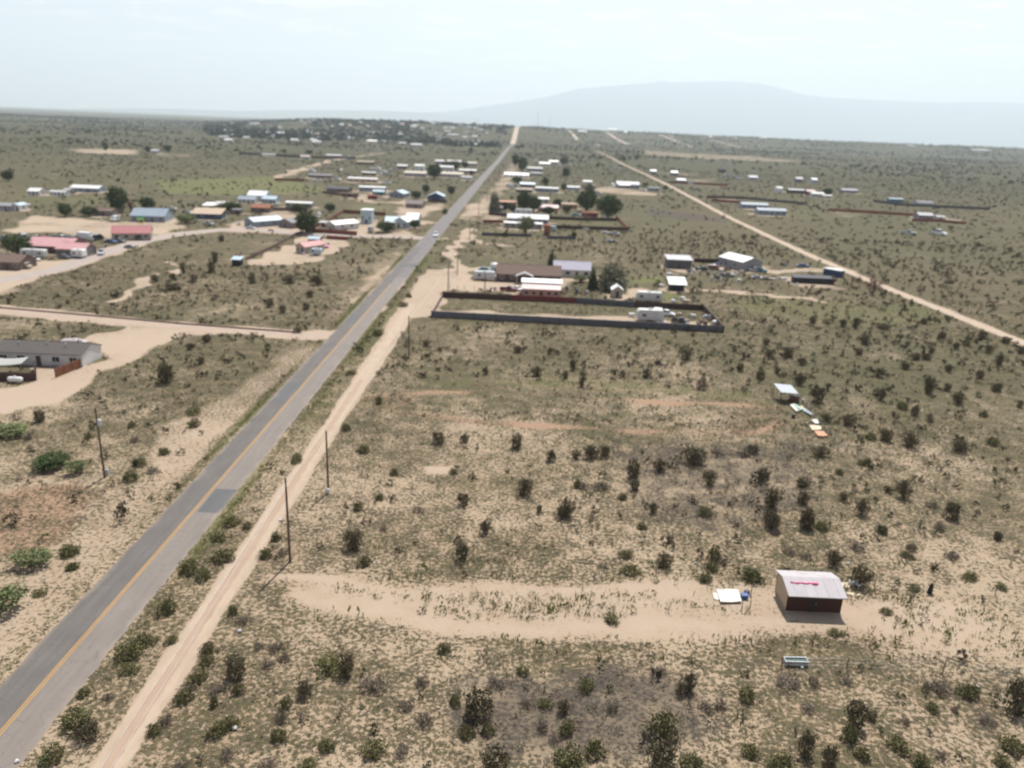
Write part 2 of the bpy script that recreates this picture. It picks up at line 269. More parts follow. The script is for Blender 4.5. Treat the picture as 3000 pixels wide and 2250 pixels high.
# ------------------------------------------------------------------ what stands where: (label, category, x, y of the front foot in the photo, width px, depth m, wall h, roof, rise, wall, roof colour, extras)
HOUSES = [
 ('long house with pale white metal roof alone in the green field, beyond the sandy lot', 'house', 248, 563, 84, 9, 2.6, 'gx', 1.3, 'greyblue', 'white', {}),
 ('small white house with hipped look at the left end of the field cluster', 'house', 98, 573, 34, 8, 2.6, 'gx', 1.4, 'offwhite', 'white', dict(nw=2)),
 ('low white trailer home right of the small white house in the field cluster', 'mobile home', 168, 574, 44, 5, 2.4, 'gx', .5, 'white', 'offwhite', dict(nw=3, name='mobile_home')),
 ('narrow lilac grey shed touching the long pale roofed house', 'shed', 196, 568, 18, 5, 2.4, 'gx', .6, 'lilac', 'ltgrey', dict(name='shed', nw=1, side=0)),
 ('dark windowed grey house cut by the left edge of the photo', 'house', 12, 618, 46, 8, 2.6, 'gx', 1, 'lilac', 'grey', {}),
 ('white walled block house at the left edge beside the grey one', 'house', 45, 618, 26, 7, 2.8, 'gy', .8, 'white', 'paleblue', dict(nw=1)),
 ('long low brown house between two trees behind the sandy lot', 'house', 303, 633, 52, 7, 2.5, 'gx', 1, 'taupe', 'brown', dict(nw=4)),
 ('big house with wide blue grey metal roof beside the sandy lot', 'house', 434, 650, 96, 14, 2.8, 'gx', 2.8, 'greyblue', 'greyblue', dict(rot=8)),
 ('tiny yellow playhouse in front of the blue grey roofed house', 'playhouse', 411, 652, 16, 2, 1.5, 'gx', .6, 'yellow', 'green', dict(name='playhouse', nw=1, bare=False, side=0)),
 ('long brick red roofed house behind a row of parked cars', 'house', 140, 742, 130, 12, 2.6, 'gx', 2.2, 'brown', 'pink', dict(nw=5)),
 ('front wing with red roof at the right end of the long red house', 'annex', 208, 752, 84, 8, 2.7, 'gx', 1.6, 'taupe', 'pink', dict(name='annex', nw=3)),
 ('red roofed house with cream gable end beside the grey street', 'house', 386, 704, 104, 9, 2.9, 'gx', 2.2, 'beige', 'red', dict(rot=20)),
 ('brown roofed house cut by the left edge beside the cream van', 'house', 10, 790, 100, 9, 2.5, 'gx', 1.8, 'brown', 'brown', {}),
 ('dark house with terracotta yard roof and navy front wall', 'house', 604, 642, 84, 9, 2.6, 'shed', 1.8, 'navy', 'tan', dict(rot=5)),
 ('white canopy roof dipping in the middle, left half beside the dark trees', 'canopy', 609, 620, 32, 8, 3.2, 'open', .9, 'none', 'white', dict(name='canopy')),
 ('white canopy roof rising to the right next to the dark bushes', 'canopy', 638, 620, 30, 8, 3.4, 'open', 1.2, 'none', 'offwhite', dict(name='canopy')),
 ('blue grey roofed house left in the pale cluster behind the driveway', 'house', 722, 597, 50, 8, 2.6, 'gx', 1.5, 'offwhite', 'greyblue', {}),
 ('tall house with bright white roof in the middle of the pale cluster', 'house', 752, 590, 54, 10, 3.6, 'gx', 2.4, 'paleblue', 'white', {}),
 ('pale blue roofed house at the right of the pale cluster', 'house', 788, 596, 40, 8, 2.6, 'gx', 1.5, 'paleblue', 'paleblue', {}),
 ('long mobile home with flat white roof behind the brown board fence', 'mobile home', 875, 609, 76, 6, 2.8, 'gx', .5, 'grey', 'white', dict(name='mobile_home', nw=4)),
 ('low house with rusty red roof between grey gables', 'house', 762, 622, 54, 8, 2.5, 'gx', 1.3, 'brown', 'rust', {}),
 ('house with dark grey gable end and pale blue roof facing the lot', 'house', 730, 664, 48, 16, 2.7, 'gy', 1.5, 'greyblue', 'paleblue', dict(rot=-38, nw=2)),
 ('house with brown grey gable end left of the big dark tree', 'house', 836, 667, 56, 14, 2.7, 'gy', 1.5, 'taupe', 'grey', dict(rot=-32, nw=2)),
 ('low brown shed with flat roof right of the twin white canopies', 'shed', 690, 628, 26, 5, 2.3, 'flat', 0, 'brown', 'grey', dict(name='shed', nw=1)),
 ('small dark shelter with pale teal roof alone in the scrub', 'shelter', 692, 779, 24, 3, 2.2, 'shed', .5, 'black', 'paleblue', dict(name='shelter', nw=0, door=0, side=0, bare=False)),
 ('small grey house with pink red roof on the bare sandy triangle', 'house', 880, 742, 34, 11, 2.7, 'gy', 1.3, 'beige', 'red', dict(rot=-28, nw=1)),
 ('low outbuilding with white roof beside the pink red roofed house', 'shed', 919, 716, 32, 5, 2.3, 'gx', .6, 'brown', 'paleblue', dict(name='shed', nw=1)),
 ('white gable roofed house inside the rusty red fence', 'house', 968, 674, 42, 15, 2.8, 'gy', 1.3, 'offwhite', 'white', dict(rot=-35, nw=2)),
 ('flat grey carport attached left of the white gable roofed house', 'carport', 950, 668, 30, 5, 2.5, 'open', .2, 'brown', 'ltgrey', dict(name='carport')),
 ('narrow two storey building with flat white roof and pale blue upper wall', 'building', 1073, 655, 32, 7, 6.6, 'flat', 0, 'paleblue', 'white', dict(name='building', nw=2)),
 ('wide blue roofed wing left in the bright roofed complex by the highway', 'house', 1160, 668, 62, 12, 2.9, 'gx', 2.0, 'offwhite', 'paleblue', dict(rot=6)),
 ('bright white roofed middle of the complex by the highway', 'house', 1172, 668, 44, 15, 3.2, 'gy', 2.0, 'paleblue', 'white', dict(rot=-14, nw=2)),
 ('white roofed building at the right of the complex by the highway', 'house', 1207, 655, 36, 12, 3.0, 'gx', 1.8, 'greyblue', 'white', dict(nw=2)),
 ('brown grey house with long roof beside the bare yard near the highway', 'house', 1212, 610, 48, 10, 2.6, 'gx', 1.6, 'taupe', 'taupe', dict(rot=-5)),
 ('grey gabled house with pale metal roof close to the highway', 'house', 1276, 590, 46, 12, 3.4, 'gy', 2.2, 'navy', 'paleblue', dict(nw=2)),
 ('pale roofed house left of a bare yard with teal front', 'house', 1161, 579, 44, 12, 2.8, 'gy', 1.9, 'greyblue', 'paleblue', dict(rot=-12, nw=2)),
 ('nearer of the two long bright white roofed mobile homes', 'mobile home', 1090, 562, 76, 6, 3.2, 'gx', .6, 'greyblue', 'white', dict(name='mobile_home', nw=4)),
 ('small white roofed shed at the right end of the nearer long white roof', 'shed', 1108, 572, 34, 7, 2.5, 'gx', .9, 'teal', 'paleblue', dict(name='shed', nw=1)),
 ('long mobile home with bright white roof, farther of the two long bright roofs', 'mobile home', 1062, 534, 86, 6, 3.0, 'gx', .7, 'tan', 'white', dict(name='mobile_home', nw=4)),
 ('dark low house with stacked junk left of the bright white roofs', 'house', 988, 563, 66, 8, 2.5, 'gx', 1.2, 'brown', 'dkgrey', dict(rot=-8)),
 ('dark brown shed beside the fence below the dark low house', 'shed', 1025, 578, 44, 4, 2.3, 'flat', 0, 'dkbrown', 'brown', dict(name='shed', nw=1)),
 ('maroon shed in front of the small white roofed shed', 'shed', 1091, 584, 26, 4, 2.4, 'gx', .5, 'maroon', 'redbrown', dict(name='shed', nw=0)),
 ('grey brown row of sheds beside the sandy side road', 'sheds', 938, 522, 70, 7, 2.6, 'gx', .8, 'taupe', 'grey', dict(name='shed_row', nw=5)),
 ('white mobile home with flat roof at the far side road', 'mobile home', 978, 464, 44, 7, 4, 'gx', .7, 'greyblue', 'white', dict(name='mobile_home', far=True)),
 ('small house with pale roof at the far end of the left field', 'house', 893, 466, 26, 8, 3.2, 'gx', 1.3, 'offwhite', 'pinkroof', dict(far=True)),
 ('pale brown long roof by the far side road', 'house', 1070, 482, 50, 9, 2.8, 'gx', 1.2, 'brown', 'beige', dict(far=True)),
 ('pale roofed house beside the dark parked cars, upper left of the L shaped roof', 'house', 1178, 494, 30, 9, 3, 'gx', 1.3, 'taupe', 'offwhite', dict(far=True)),
 ('wide house with flat beige roof left of the big dark roadside tree', 'house', 1216, 518, 64, 14, 3.6, 'gx', 1.2, 'lilac', 'cream', dict(far=True, nw=4)),
 ('bright white box roof on top of the wide beige roofed house', 'annex', 1228, 499, 28, 8, 5.0, 'gx', 1.2, 'white', 'white', dict(far=True, nw=1, name='annex')),
 ('long bright white roof right of the big dark roadside tree', 'house', 1304, 503, 48, 9, 4.6, 'bow', 1.6, 'offwhite', 'white', dict(far=True)),
 ('long cream roofed building in front of the bright white roof', 'building', 1322, 520, 68, 10, 3.4, 'gx', 1.5, 'ltgrey', 'cream', dict(far=True, nw=5, name='building')),
 ('pale roofed house nearest the highway in the left roadside cluster', 'house', 1370, 508, 50, 9, 3.0, 'gx', 1.2, 'taupe', 'offwhite', dict(far=True)),
 ('white trailer home at the roadside in front of the cream roofed building', 'mobile home', 1366, 528, 32, 5, 3.0, 'bow', .6, 'white', 'white', dict(far=True, name='mobile_home')),
 ('pale roof left in the back row of the left roadside cluster', 'house', 1288, 480, 26, 9, 3.4, 'gx', 1.4, 'lilac', 'offwhite', dict(far=True)),
 ('pale roof in the middle of the back row of the left roadside cluster', 'house', 1330, 481, 40, 9, 3.4, 'gx', 1.4, 'taupe', 'offwhite', dict(far=True)),
 ('pale roof at the right end of the back row of the left roadside cluster', 'house', 1378, 486, 36, 9, 3.4, 'gx', 1.4, 'lilac', 'cream', dict(far=True)),
 ('row of white boxes beyond the farther long white roof', 'shed', 1080, 514, 40, 5, 2.6, 'gx', .7, 'brown', 'offwhite', dict(far=True, name='shed')),
 ('white roofed house with pink edge on the right of the highway', 'house', 1513, 520, 72, 11, 2.6, 'gx', 2.0, 'white', 'white', dict(far=True, nw=4)),
 ('pale long house beyond the white roofed house right of the highway', 'house', 1566, 501, 46, 8, 3.2, 'gx', 1.0, 'greyblue', 'offwhite', dict(far=True)),
 ('low blue grey shed between the two pale houses right of the highway', 'shed', 1572, 514, 34, 6, 2.4, 'gx', .6, 'greyblue', 'ltgrey', dict(far=True, name='shed')),
 ('cream two storey block beside the far white roofs right of the highway', 'building', 1571, 484, 12, 8, 6.5, 'flat', 0, 'cream', 'cream', dict(far=True, name='building', nw=2)),
 ('white roofed house, left of the far pair right of the highway', 'house', 1596, 486, 32, 10, 3, 'gx', 1.7, 'offwhite', 'white', dict(far=True)),
 ('white roofed house, right of the far pair right of the highway', 'house', 1622, 480, 28, 10, 3, 'gx', 1.7, 'offwhite', 'white', dict(far=True)),
 ('teal grey roofed house behind the two parked white vans', 'house', 1545, 549, 44, 9, 2.6, 'gx', 1.4, 'dkgrey', 'paleblue', dict(far=True)),
 ('long white mobile home with green skirting right of the highway', 'mobile home', 1602, 563, 66, 6, 3.2, 'gx', .6, 'greyblue', 'white', dict(name='mobile_home', nw=4)),
 ('shorter white mobile home right of the small dark round tree', 'mobile home', 1679, 558, 38, 6, 2.8, 'gx', .6, 'paleblue', 'white', dict(name='mobile_home', nw=3)),
 ('beige low roof in front of the long white mobile home', 'shed', 1535, 564, 48, 8, 2.3, 'gx', .9, 'taupe', 'beige', dict(name='shed', nw=2)),
 ('white trailer home in the open field left of the big grey house', 'mobile home', 1721, 540, 26, 6, 2.6, 'gx', .8, 'white', 'white', dict(name='mobile_home', far=True)),
 ('big grey roofed house beside the far dirt road', 'house', 1840, 552, 66, 16, 3.6, 'gx', 2.0, 'greyblue', 'ltgrey', dict(nw=4)),
 ('white garage front of the big grey roofed house', 'garage', 1829, 552, 32, 5, 3.0, 'gx', .8, 'grey', 'white', dict(name='garage', nw=1)),
 ('dark low shed at the right end of the pinkish yard by the far dirt road', 'shed', 1916, 560, 30, 7, 2.6, 'gx', .8, 'grey', 'grey', dict(name='shed', nw=1)),
 ('flat brown adobe house between the left tree and the dark trees', 'house', 1483, 606, 56, 10, 2.9, 'flat', 0, 'taupe', 'terracotta', dict(nw=3)),
 ('low brown house behind the fence at the left tree', 'house', 1452, 620, 40, 7, 2.4, 'gx', .9, 'grey', 'taupe', dict(nw=2)),
 ('pink adobe house half hidden by bushes in the walled garden', 'house', 1606, 622, 58, 11, 2.8, 'gx', 1.3, 'terracotta', 'pinkroof', dict(nw=3)),
 ('pale roofed shed behind the dark garden trees', 'shed', 1592, 594, 32, 6, 2.6, 'gx', .9, 'ltgrey', 'offwhite', dict(name='shed', nw=1)),
 ('tan flat roofed house left of the big leafy trees', 'house', 1668, 612, 46, 9, 2.8, 'flat', 0, 'terracotta', 'tan', dict(nw=3)),
 ('low reddish brown shed between the turquoise car and the biggest tree', 'shed', 1728, 636, 46, 6, 2.4, 'flat', 0, 'redbrown', 'rust', dict(name='shed', nw=1)),
 ('long grey house with light roof edge behind the light green tree', 'house', 1546, 656, 120, 11, 2.8, 'gx', 1.8, 'greyblue', 'ltgrey', dict(nw=6)),
 ('long mobile home with white flat roof just behind the light green tree', 'mobile home', 1532, 670, 112, 5, 2.7, 'gx', .4, 'grey', 'white', dict(name='mobile_home', nw=5)),
 ('tall rusty brown shed right of the long white roofed mobile home', 'shed', 1602, 690, 18, 5, 4.6, 'flat', 0, 'rust', 'redbrown', dict(name='shed', nw=0, bare=False)),
 ('grey roofed house with white rear wall behind the brown ranch house', 'house', 1676, 813, 108, 9, 2.8, 'gx', 2.2, 'offwhite', 'lilac', dict(nw=3)),
 ('long brown roofed ranch house behind the pink house', 'house', 1548, 828, 188, 10, 2.7, 'gx', 2.4, 'dkbrown', 'brown', dict(nw=5, vents=3)),
 ('small shed with bright white gable roof near the two trailers', 'shed', 1808, 872, 29, 4, 2.5, 'gy', 1.1, 'beige', 'white', dict(name='shed', nw=0, side=0)),
 ('dark open shed with slanting pale metal roof by the green weeds', 'shed', 1984, 852, 40, 4.5, 2.3, 'shed', 1.2, 'black', 'silver', dict(name='shed', nw=0, door=0, side=0, ov=.8)),
 ('long open fronted grey shed at the edge of the junk yard', 'shed', 1990, 787, 70, 7, 3.4, 'shed', .7, 'dkgrey', 'ltgrey', dict(name='shed', nw=0, door=1, side=0)),
 ('large warehouse with bright white roof and grey gable end', 'warehouse', 2203, 793, 66, 14, 3.5, 'gy', 1.5, 'grey', 'white', dict(rot=27, nw=0, name='warehouse', Wm=10)),
 ('dark shipping container with white roof beside the dirt road', 'container', 2466, 813, 26, 7, 2.5, 'flat', 0, 'navy', 'white', dict(rot=40, nw=0, side=0, name='shipping_container', bare=False, Wm=3.0)),
 ('long low dark barn with open front and torn pink sheet at its end', 'barn', 2384, 831, 118, 3.2, 2.0, 'shed', .35, 'black', 'dkgrey', dict(name='barn', nw=0, door=0, side=0)),
 ('blue grey mobile home, the farther of two in the open field', 'mobile home', 2211, 612, 78, 8, 3.0, 'gx', 1.1, 'greyblue', 'greyblue', dict(name='mobile_home', nw=4)),
 ('blue grey mobile home, the nearer of two in the open field', 'mobile home', 2261, 631, 84, 8, 3.2, 'gx', 1.1, 'greyblue', 'greyblue', dict(name='mobile_home', nw=4)),
 ('bright white storage dome standing alone in the far right field', 'dome', 2283, 563, 18, 7, 3.2, 'bow', 1.6, 'white', 'white', dict(far=True, nw=0, door=0, side=0, name='storage_dome')),
 ('long grey flat roofed house in the far right field cluster', 'house', 2333, 567, 46, 8, 3.2, 'gx', .8, 'dkgrey', 'ltgrey', dict(far=True)),
 ('pink maroon house in the middle of the far right field cluster', 'house', 2376, 572, 24, 8, 3.4, 'gx', 1.2, 'maroon', 'pinkroof', dict(far=True)),
 ('white fronted building right in the far right field cluster', 'building', 2396, 578, 36, 7, 3.2, 'gx', .8, 'offwhite', 'white', dict(far=True, name='building')),
 ('low white trailer at the right end of the far right field cluster', 'mobile home', 2424, 580, 26, 5, 2.0, 'gx', .4, 'ltgrey', 'white', dict(far=True, name='mobile_home')),
 ('grey roofed house beyond the far right field cluster', 'house', 2489, 566, 46, 9, 2.8, 'gx', 1.2, 'grey', 'lilac', dict(far=True)),
 ('teal trailer home with pale roof behind the dark green hedge', 'mobile home', 2624, 593, 40, 5, 3, 'gx', .5, 'teal', 'paleblue', dict(far=True, name='mobile_home')),
 ('round backed grey brown building behind the dark green hedge', 'building', 2712, 606, 46, 11, 1.2, 'bow', 3.2, 'lilac', 'grey', dict(far=True, nw=0, name='building')),
 ('low white house inside the far rusty fence', 'house', 2712, 642, 42, 8, 2.6, 'gx', 1.4, 'grey', 'ltgrey', dict(far=True)),
 ('small grey shed right of the low white house in the far rusty fence', 'shed', 2756, 643, 26, 5, 1.8, 'gx', .6, 'ltgrey', 'ltgrey', dict(far=True, name='shed', nw=0)),
 ('white roofed house at the bend of the far dirt road', 'house', 1996, 537, 26, 9, 3.2, 'gx', 1.4, 'greyblue', 'white', dict(far=True)),
 ('small grey roofed house left of the bare strip beyond the dirt road', 'house', 1914, 509, 18, 8, 3.2, 'gx', 1.6, 'grey', 'offwhite', dict(far=True)),
 ('small bright white roofed house on the bare strip beyond the dirt road', 'house', 1976, 514, 20, 8, 3.4, 'gx', 1.8, 'grey', 'white', dict(far=True)),
 ('dark round roofed hut in the distant right field', 'hut', 2116, 505, 20, 8, 3.2, 'bow', 2.2, 'dkgrey', 'dkgrey', dict(far=True, name='hut', nw=0)),
 ('blue grey hut in the distant right field', 'hut', 2207, 526, 26, 9, 2.6, 'gx', 2.0, 'lilac', 'greyblue', dict(far=True, name='hut')),
 ('grey square house in the distant right field', 'house', 2342, 535, 20, 9, 4.4, 'gx', 1.5, 'grey', 'ltgrey', dict(far=True)),
 ('pale teal square house in the distant right field', 'house', 2386, 537, 16, 9, 4.2, 'gx', 1.5, 'paleblue', 'white', dict(far=True)),
 ('very bright white hall on the hill crest right of the highway', 'hall', 1796, 392, 24, 24, 17, 'bow', 6, 'white', 'white', dict(far=True, nw=0, door=0, side=0, name='hall', bare=False)),
 ('long low white building on the hill crest left of the bright hall', 'building', 1706, 389, 26, 20, 7, 'gx', 3, 'offwhite', 'white', dict(far=True, nw=0, door=0, side=0, name='building', bare=False)),
 ('white barn on the hill crest between the low building and the bright hall', 'barn', 1745, 382, 12, 16, 9, 'gx', 3, 'white', 'white', dict(far=True, nw=0, door=0, side=0, name='barn', bare=False)),
 ('small white barn on the hill crest right of the bright hall', 'barn', 1833, 391, 9, 14, 8, 'gx', 3, 'white', 'white', dict(far=True, nw=0, door=0, side=0, name='barn', bare=False)),
 ('white building far right on the wooded crest line', 'building', 2240, 408, 12, 16, 10, 'gx', 3, 'white', 'white', dict(far=True, nw=0, door=0, side=0, name='building', bare=False)),
 ('long white greenhouse roofs near the right end of the crest line', 'greenhouse', 2875, 443, 52, 40, 6, 'gx', 2, 'white', 'white', dict(far=True, nw=0, door=0, side=0, name='greenhouse', bare=False)),
 ('small white roofed house at the edge of the far town, by the sandy strip', 'house', 668, 416, 22, 11, 4, 'gx', 2, 'offwhite', 'white', dict(far=True, nw=0, door=0, side=0)),
 ('grey house with dark tree left of the far sandy strip', 'house', 452, 450, 22, 9, 3.4, 'gx', 1.6, 'lilac', 'ltgrey', dict(far=True)),
 ('long pale shed beside the wall at the edge of the far town', 'shed', 786, 458, 40, 8, 2.4, 'gx', .8, 'ltgrey', 'ltgrey', dict(far=True, name='shed', nw=0, door=0, side=0)),
]
for q in HOUSES:
    kw = q[11]
    if kw.get('bare', True):
        p_ = gp(q[2], q[3]); w_ = kw.get('Wm') or q[4] * mpp(p_)
        BARE_AUTO.append((p_.x, p_.y + q[5] * .4, (max(w_, q[5]) * .6 + 2.5)))
# ------------------------------------------------------------------ ground
def ground_fields(X, Y):
    bare = np.zeros(X.shape); red = np.zeros(X.shape); green = np.zeros(X.shape); dark = np.zeros(X.shape)
    mx = lambda a, b: np.maximum(a, b)
    X0, Y0 = X, Y; am = .45 + np.clip(Y, 0, 900) * .0022
    wx = np.sin(Y / 2.9 + 1.7 * np.sin(X / 5.1)) + .8 * np.sin(X / 1.7 + Y / 3.3) + 1.3 * np.sin(Y / 11 + X / 17); wy = np.sin(X / 3.1 + 1.5 * np.sin(Y / 4.7)) + .8 * np.sin(Y / 1.9 - X / 2.7) + 1.3 * np.sin(X / 13 - Y / 19)
    X = X + am * wx; Y = Y + am * wy
    for p, a in SANDP: bare = mx(bare, a * (1 if p[0][1] < 300 else .82) * poly_mask(X, Y, p, 1.6 if p[0][1] < 300 else 3.5 if p[0][1] < 700 else 14))
    for p, a in REDP: red = mx(red, a * poly_mask(X, Y, p, 3.0))
    for p, a in GREENP: green = mx(green, a * poly_mask(X, Y, p, 4.0))
    for p, a in DARKP: dark = mx(dark, a * poly_mask(X, Y, p, 4.0))
    for p, wd in PATHS: bare = mx(bare, line_mask(X, Y, p, wd, .8))
    for x, y, r in BARE_AUTO:
        m = (np.abs(X - x) < 2 * r) & (np.abs(Y - y) < 2 * r)
        if m.any(): bare[m] = mx(bare[m], .85 * (1 - sm((np.hypot(X[m] - x, Y[m] - y) / r - .6) / .8)))
    X, Y = X0 + .35 * wx, Y0 + .35 * wy
    bare = mx(bare, .68 * line_mask(X, Y, TRACK_A, 2.0, 1.0)); bare = mx(bare, .75 * line_mask(X, Y, TRACK_B, 2.0, 1.0))
    lp = line_mask(X, Y, LOOP, 3.0, .9); brk = np.clip(.55 + .45 * np.sin(X / 9 + Y / 5) + .3 * np.sin(X / 3.1), 0, 1) * (1 - sm((X - 44) / 8) * .6); bare = mx(bare, lp * .62 * brk); red = mx(red, lp * 1.15 * (.55 + .45 * brk))
    bare = mx(bare, line_mask(X, Y, RIGHT_ROAD, 5.6, 1.2) * .8); bare = mx(bare, line_mask(X, Y, SIDE_ROAD, 8, 1)); bare = mx(bare, line_mask(X, Y, LEFT_STREET, 10, 1.5))
    X, Y = X0, Y0
    lane = (1 - sm((np.abs(X - LANEX - .1) - 1.2 - .15 * np.sin(Y / 3.) - .9 * sm((Y - 120) / 70)) / .7)) * (Y < 222) ; bare = mx(bare, lane)
    wob = .8 * np.sin(Y / 9.0) + .5 * np.sin(Y / 3.7 + 1)
    sh = (1 - sm((np.abs(X - ROADX) - 8.0 - wob) / 2.0)); bare = mx(bare, np.where(X > ROADX, .14, .28) * sh)
    bare = mx(bare, .34 * (1 - sm((np.abs(X - (ROADX - 7.5)) - 3.0 - wob) / 2.5)) * (Y < 330))
    ed = 1 - sm((np.abs(np.abs(X - ROADX) - RW / 2 - .9 - .25 * wob) - .7) / .7); ed = ed * (.42 + .40 * np.sin(Y / 14 + np.sign(X - ROADX)))
    green = mx(green * (1 - bare), np.clip(ed, 0, 1)); bare = bare * (1 - .8 * np.clip(ed, 0, 1) * (np.abs(X - ROADX) < 6.2))
    gv = (1 - sm((np.abs(X - (ROADX + 6.3)) - 1.2 - .4 * wob) / 1.2)) * sm((Y - 95) / 30.) * (Y < 330); green = mx(green, .55 * gv); bare = bare * (1 - .6 * gv)
    cover = .54 + .22 * sm((Y - 90) / 90.0) + .16 * sm((Y - 200) / 250.0) + .10 * sm((Y - 600) / 900)
    cover = cover + .05 * np.sin(X / 23 + 1) * np.sin(Y / 31) + .08 * sm((X - 40) / 60) * sm((Y - 90) / 60)
    return bare, green, red, dark, cover
def make_ground():
    s = np.concatenate([60 * np.exp(np.arange(0, 640) * math.log(39000 / 60.) / 640)])
    Yr = s - 42; t = np.linspace(-1, 1, 560)
    X = (t[None, :] * (s[:, None] * 1.02 + 12)); Y = np.repeat(Yr[:, None], 560, 1)
    X = np.concatenate([np.linspace(-900, 900, 560)[None, :], X]); Y = np.concatenate([np.full((1, 560), -350.), Y])
    Z = terr(X, Y); x, y = X.ravel(), Y.ravel()
    bare, green, red, dark, cover = ground_fields(x, y)
    nr, nc = X.shape; i = (np.arange(nr - 1)[:, None] * nc + np.arange(nc - 1)[None, :]).ravel()
    F = np.stack([i, i + 1, i + nc + 1, i + nc], 1)
    V = np.stack([x, y, Z.ravel()], 1)
    m = bpy.data.materials.new('ground_scrub'); m.use_nodes = True; t_ = m.node_tree; b = t_.nodes['Principled BSDF']; b.inputs['Roughness'].default_value = .95; b.inputs['Specular IOR Level'].default_value = .15
    L = t_.links.new
    geo = N(t_, 'ShaderNodeNewGeometry')
    def noise(sc, det, ro=.55, stretch=None):
        n = N(t_, 'ShaderNodeTexNoise'); n.inputs['Scale'].default_value = sc; n.inputs['Detail'].default_value = det; n.inputs['Roughness'].default_value = ro
        v = geo.outputs['Position']
        if stretch: mp = N(t_, 'ShaderNodeMapping'); mp.inputs['Scale'].default_value = stretch; L(v, mp.inputs[0]); v = mp.outputs[0]
        L(v, n.inputs['Vector']); return n.outputs[0]
    def att(nm):
        a = N(t_, 'ShaderNodeVertexColor', layer_name=nm); s_ = N(t_, 'ShaderNodeSeparateColor'); L(a.outputs[0], s_.inputs[0]); return s_.outputs
    a1 = att('cover1'); a2 = att('cover2')
    def mix(f, c1, c2):
        n = N(t_, 'ShaderNodeMix', data_type='RGBA')
        for k, v in ((0, f), (6, c1), (7, c2)):
            if isinstance(v, tuple): n.inputs[k].default_value = (*v, 1)
            elif isinstance(v, (int, float)): n.inputs[k].default_value = v
            else: L(v, n.inputs[k])
        return n.outputs[2]
    def ramp(v, lo, hi):
        n = N(t_, 'ShaderNodeMapRange', interpolation_type='SMOOTHSTEP'); L(v, n.inputs[0])
        for k, q in ((1, lo), (2, hi)):
            if isinstance(q, (int, float)): n.inputs[k].default_value = q
            else: L(q, n.inputs[k])
        return n.outputs[0]
    nf = noise(2.1, 5, .72); nm = noise(.33, 4); nb = noise(.045, 4); nh = noise(.006, 5); nff = noise(5.5, 2)
    # coverage threshold on the fine noise, shifted by the coarser ones
    barex = M(t_, 'MULTIPLY_ADD', M(t_, 'SUBTRACT', nm, .5), .9, a1[0])
    barex = M(t_, 'MULTIPLY', ramp(barex, .15, .85), M(t_, 'MINIMUM', M(t_, 'MULTIPLY', a1[0], 4), 1))
    cov = M(t_, 'SUBTRACT', a2[1], M(t_, 'MULTIPLY', barex, .62))
    cov = M(t_, 'MULTIPLY_ADD', M(t_, 'SUBTRACT', nm, .5), .85, cov); cov = M(t_, 'MULTIPLY_ADD', M(t_, 'SUBTRACT', nb, .5), 1.0, cov)
    thr = M(t_, 'MULTIPLY_ADD', cov, -.36, .70)          # noise clusters about .5
    mask = ramp(nf, M(t_, 'SUBTRACT', thr, .05), M(t_, 'ADD', thr, .05))
    sand = mix(ramp(nb, .35, .7), (.385, .298, .205), (.32, .235, .155))
    sand = mix(M(t_, 'MULTIPLY', nff, .35), sand, (.27, .21, .15))
    sand = mix(M(t_, 'MULTIPLY', barex, .8), sand, (.40, .315, .242))
    sand = mix(ramp(M(t_, 'MULTIPLY_ADD', M(t_, 'SUBTRACT', nm, .5), .8, a1[2]), .25, .9), sand, (.31, .205, .135))
    veg = mix(ramp(nm, .38, .62), (.155, .126, .070), (.098, .084, .046))
    veg = mix(ramp(noise(2.6, 3), .45, .6), veg, (.066, .057, .034))
    veg = mix(M(t_, 'MULTIPLY', ramp(nh, .4, .62), .6), veg, (.082, .080, .041))
    veg = mix(M(t_, 'MULTIPLY', a2[2], .9), veg, (.060, .058, .031))
    veg = mix(ramp(M(t_, 'MULTIPLY_ADD', M(t_, 'SUBTRACT', nm, .5), .7, a1[1]), .3, 1.0), veg, (.125, .13, .052))
    dk = ramp(M(t_, 'MULTIPLY_ADD', M(t_, 'SUBTRACT', nm, .5), 1.2, a2[0]), .35, 1.0)
    veg = mix(dk, veg, (.078, .065, .052))
    mask = M(t_, 'MAXIMUM', mask, M(t_, 'MULTIPLY', dk, .75))
    mask = M(t_, 'MAXIMUM', mask, M(t_, 'MULTIPLY', M(t_, 'MULTIPLY', ramp(a1[1], .3, 1.), .8), M(t_, 'SUBTRACT', 1, barex)))
    col = mix(mask, sand, veg)
    L(col, b.inputs['Base Color'])
    bp = N(t_, 'ShaderNodeBump'); bp.inputs['Strength'].default_value = .7; bp.inputs['Distance'].default_value = .12
    L(M(t_, 'ADD', M(t_, 'MULTIPLY', mask, .6), nf), bp.inputs['Height']); L(bp.outputs[0], b.inputs['Normal'])
    far = sm((y - 300) / 900)
    me = np_mesh('ground', V, F, m, {'cover1': np.stack([bare, green, red], 1), 'cover2': np.stack([dark, cover, far], 1)}, smooth=True)
    o = bpy.data.objects.new('ground', me); C.objects.link(o); tag(o, kind='structure'); return o
make_ground()

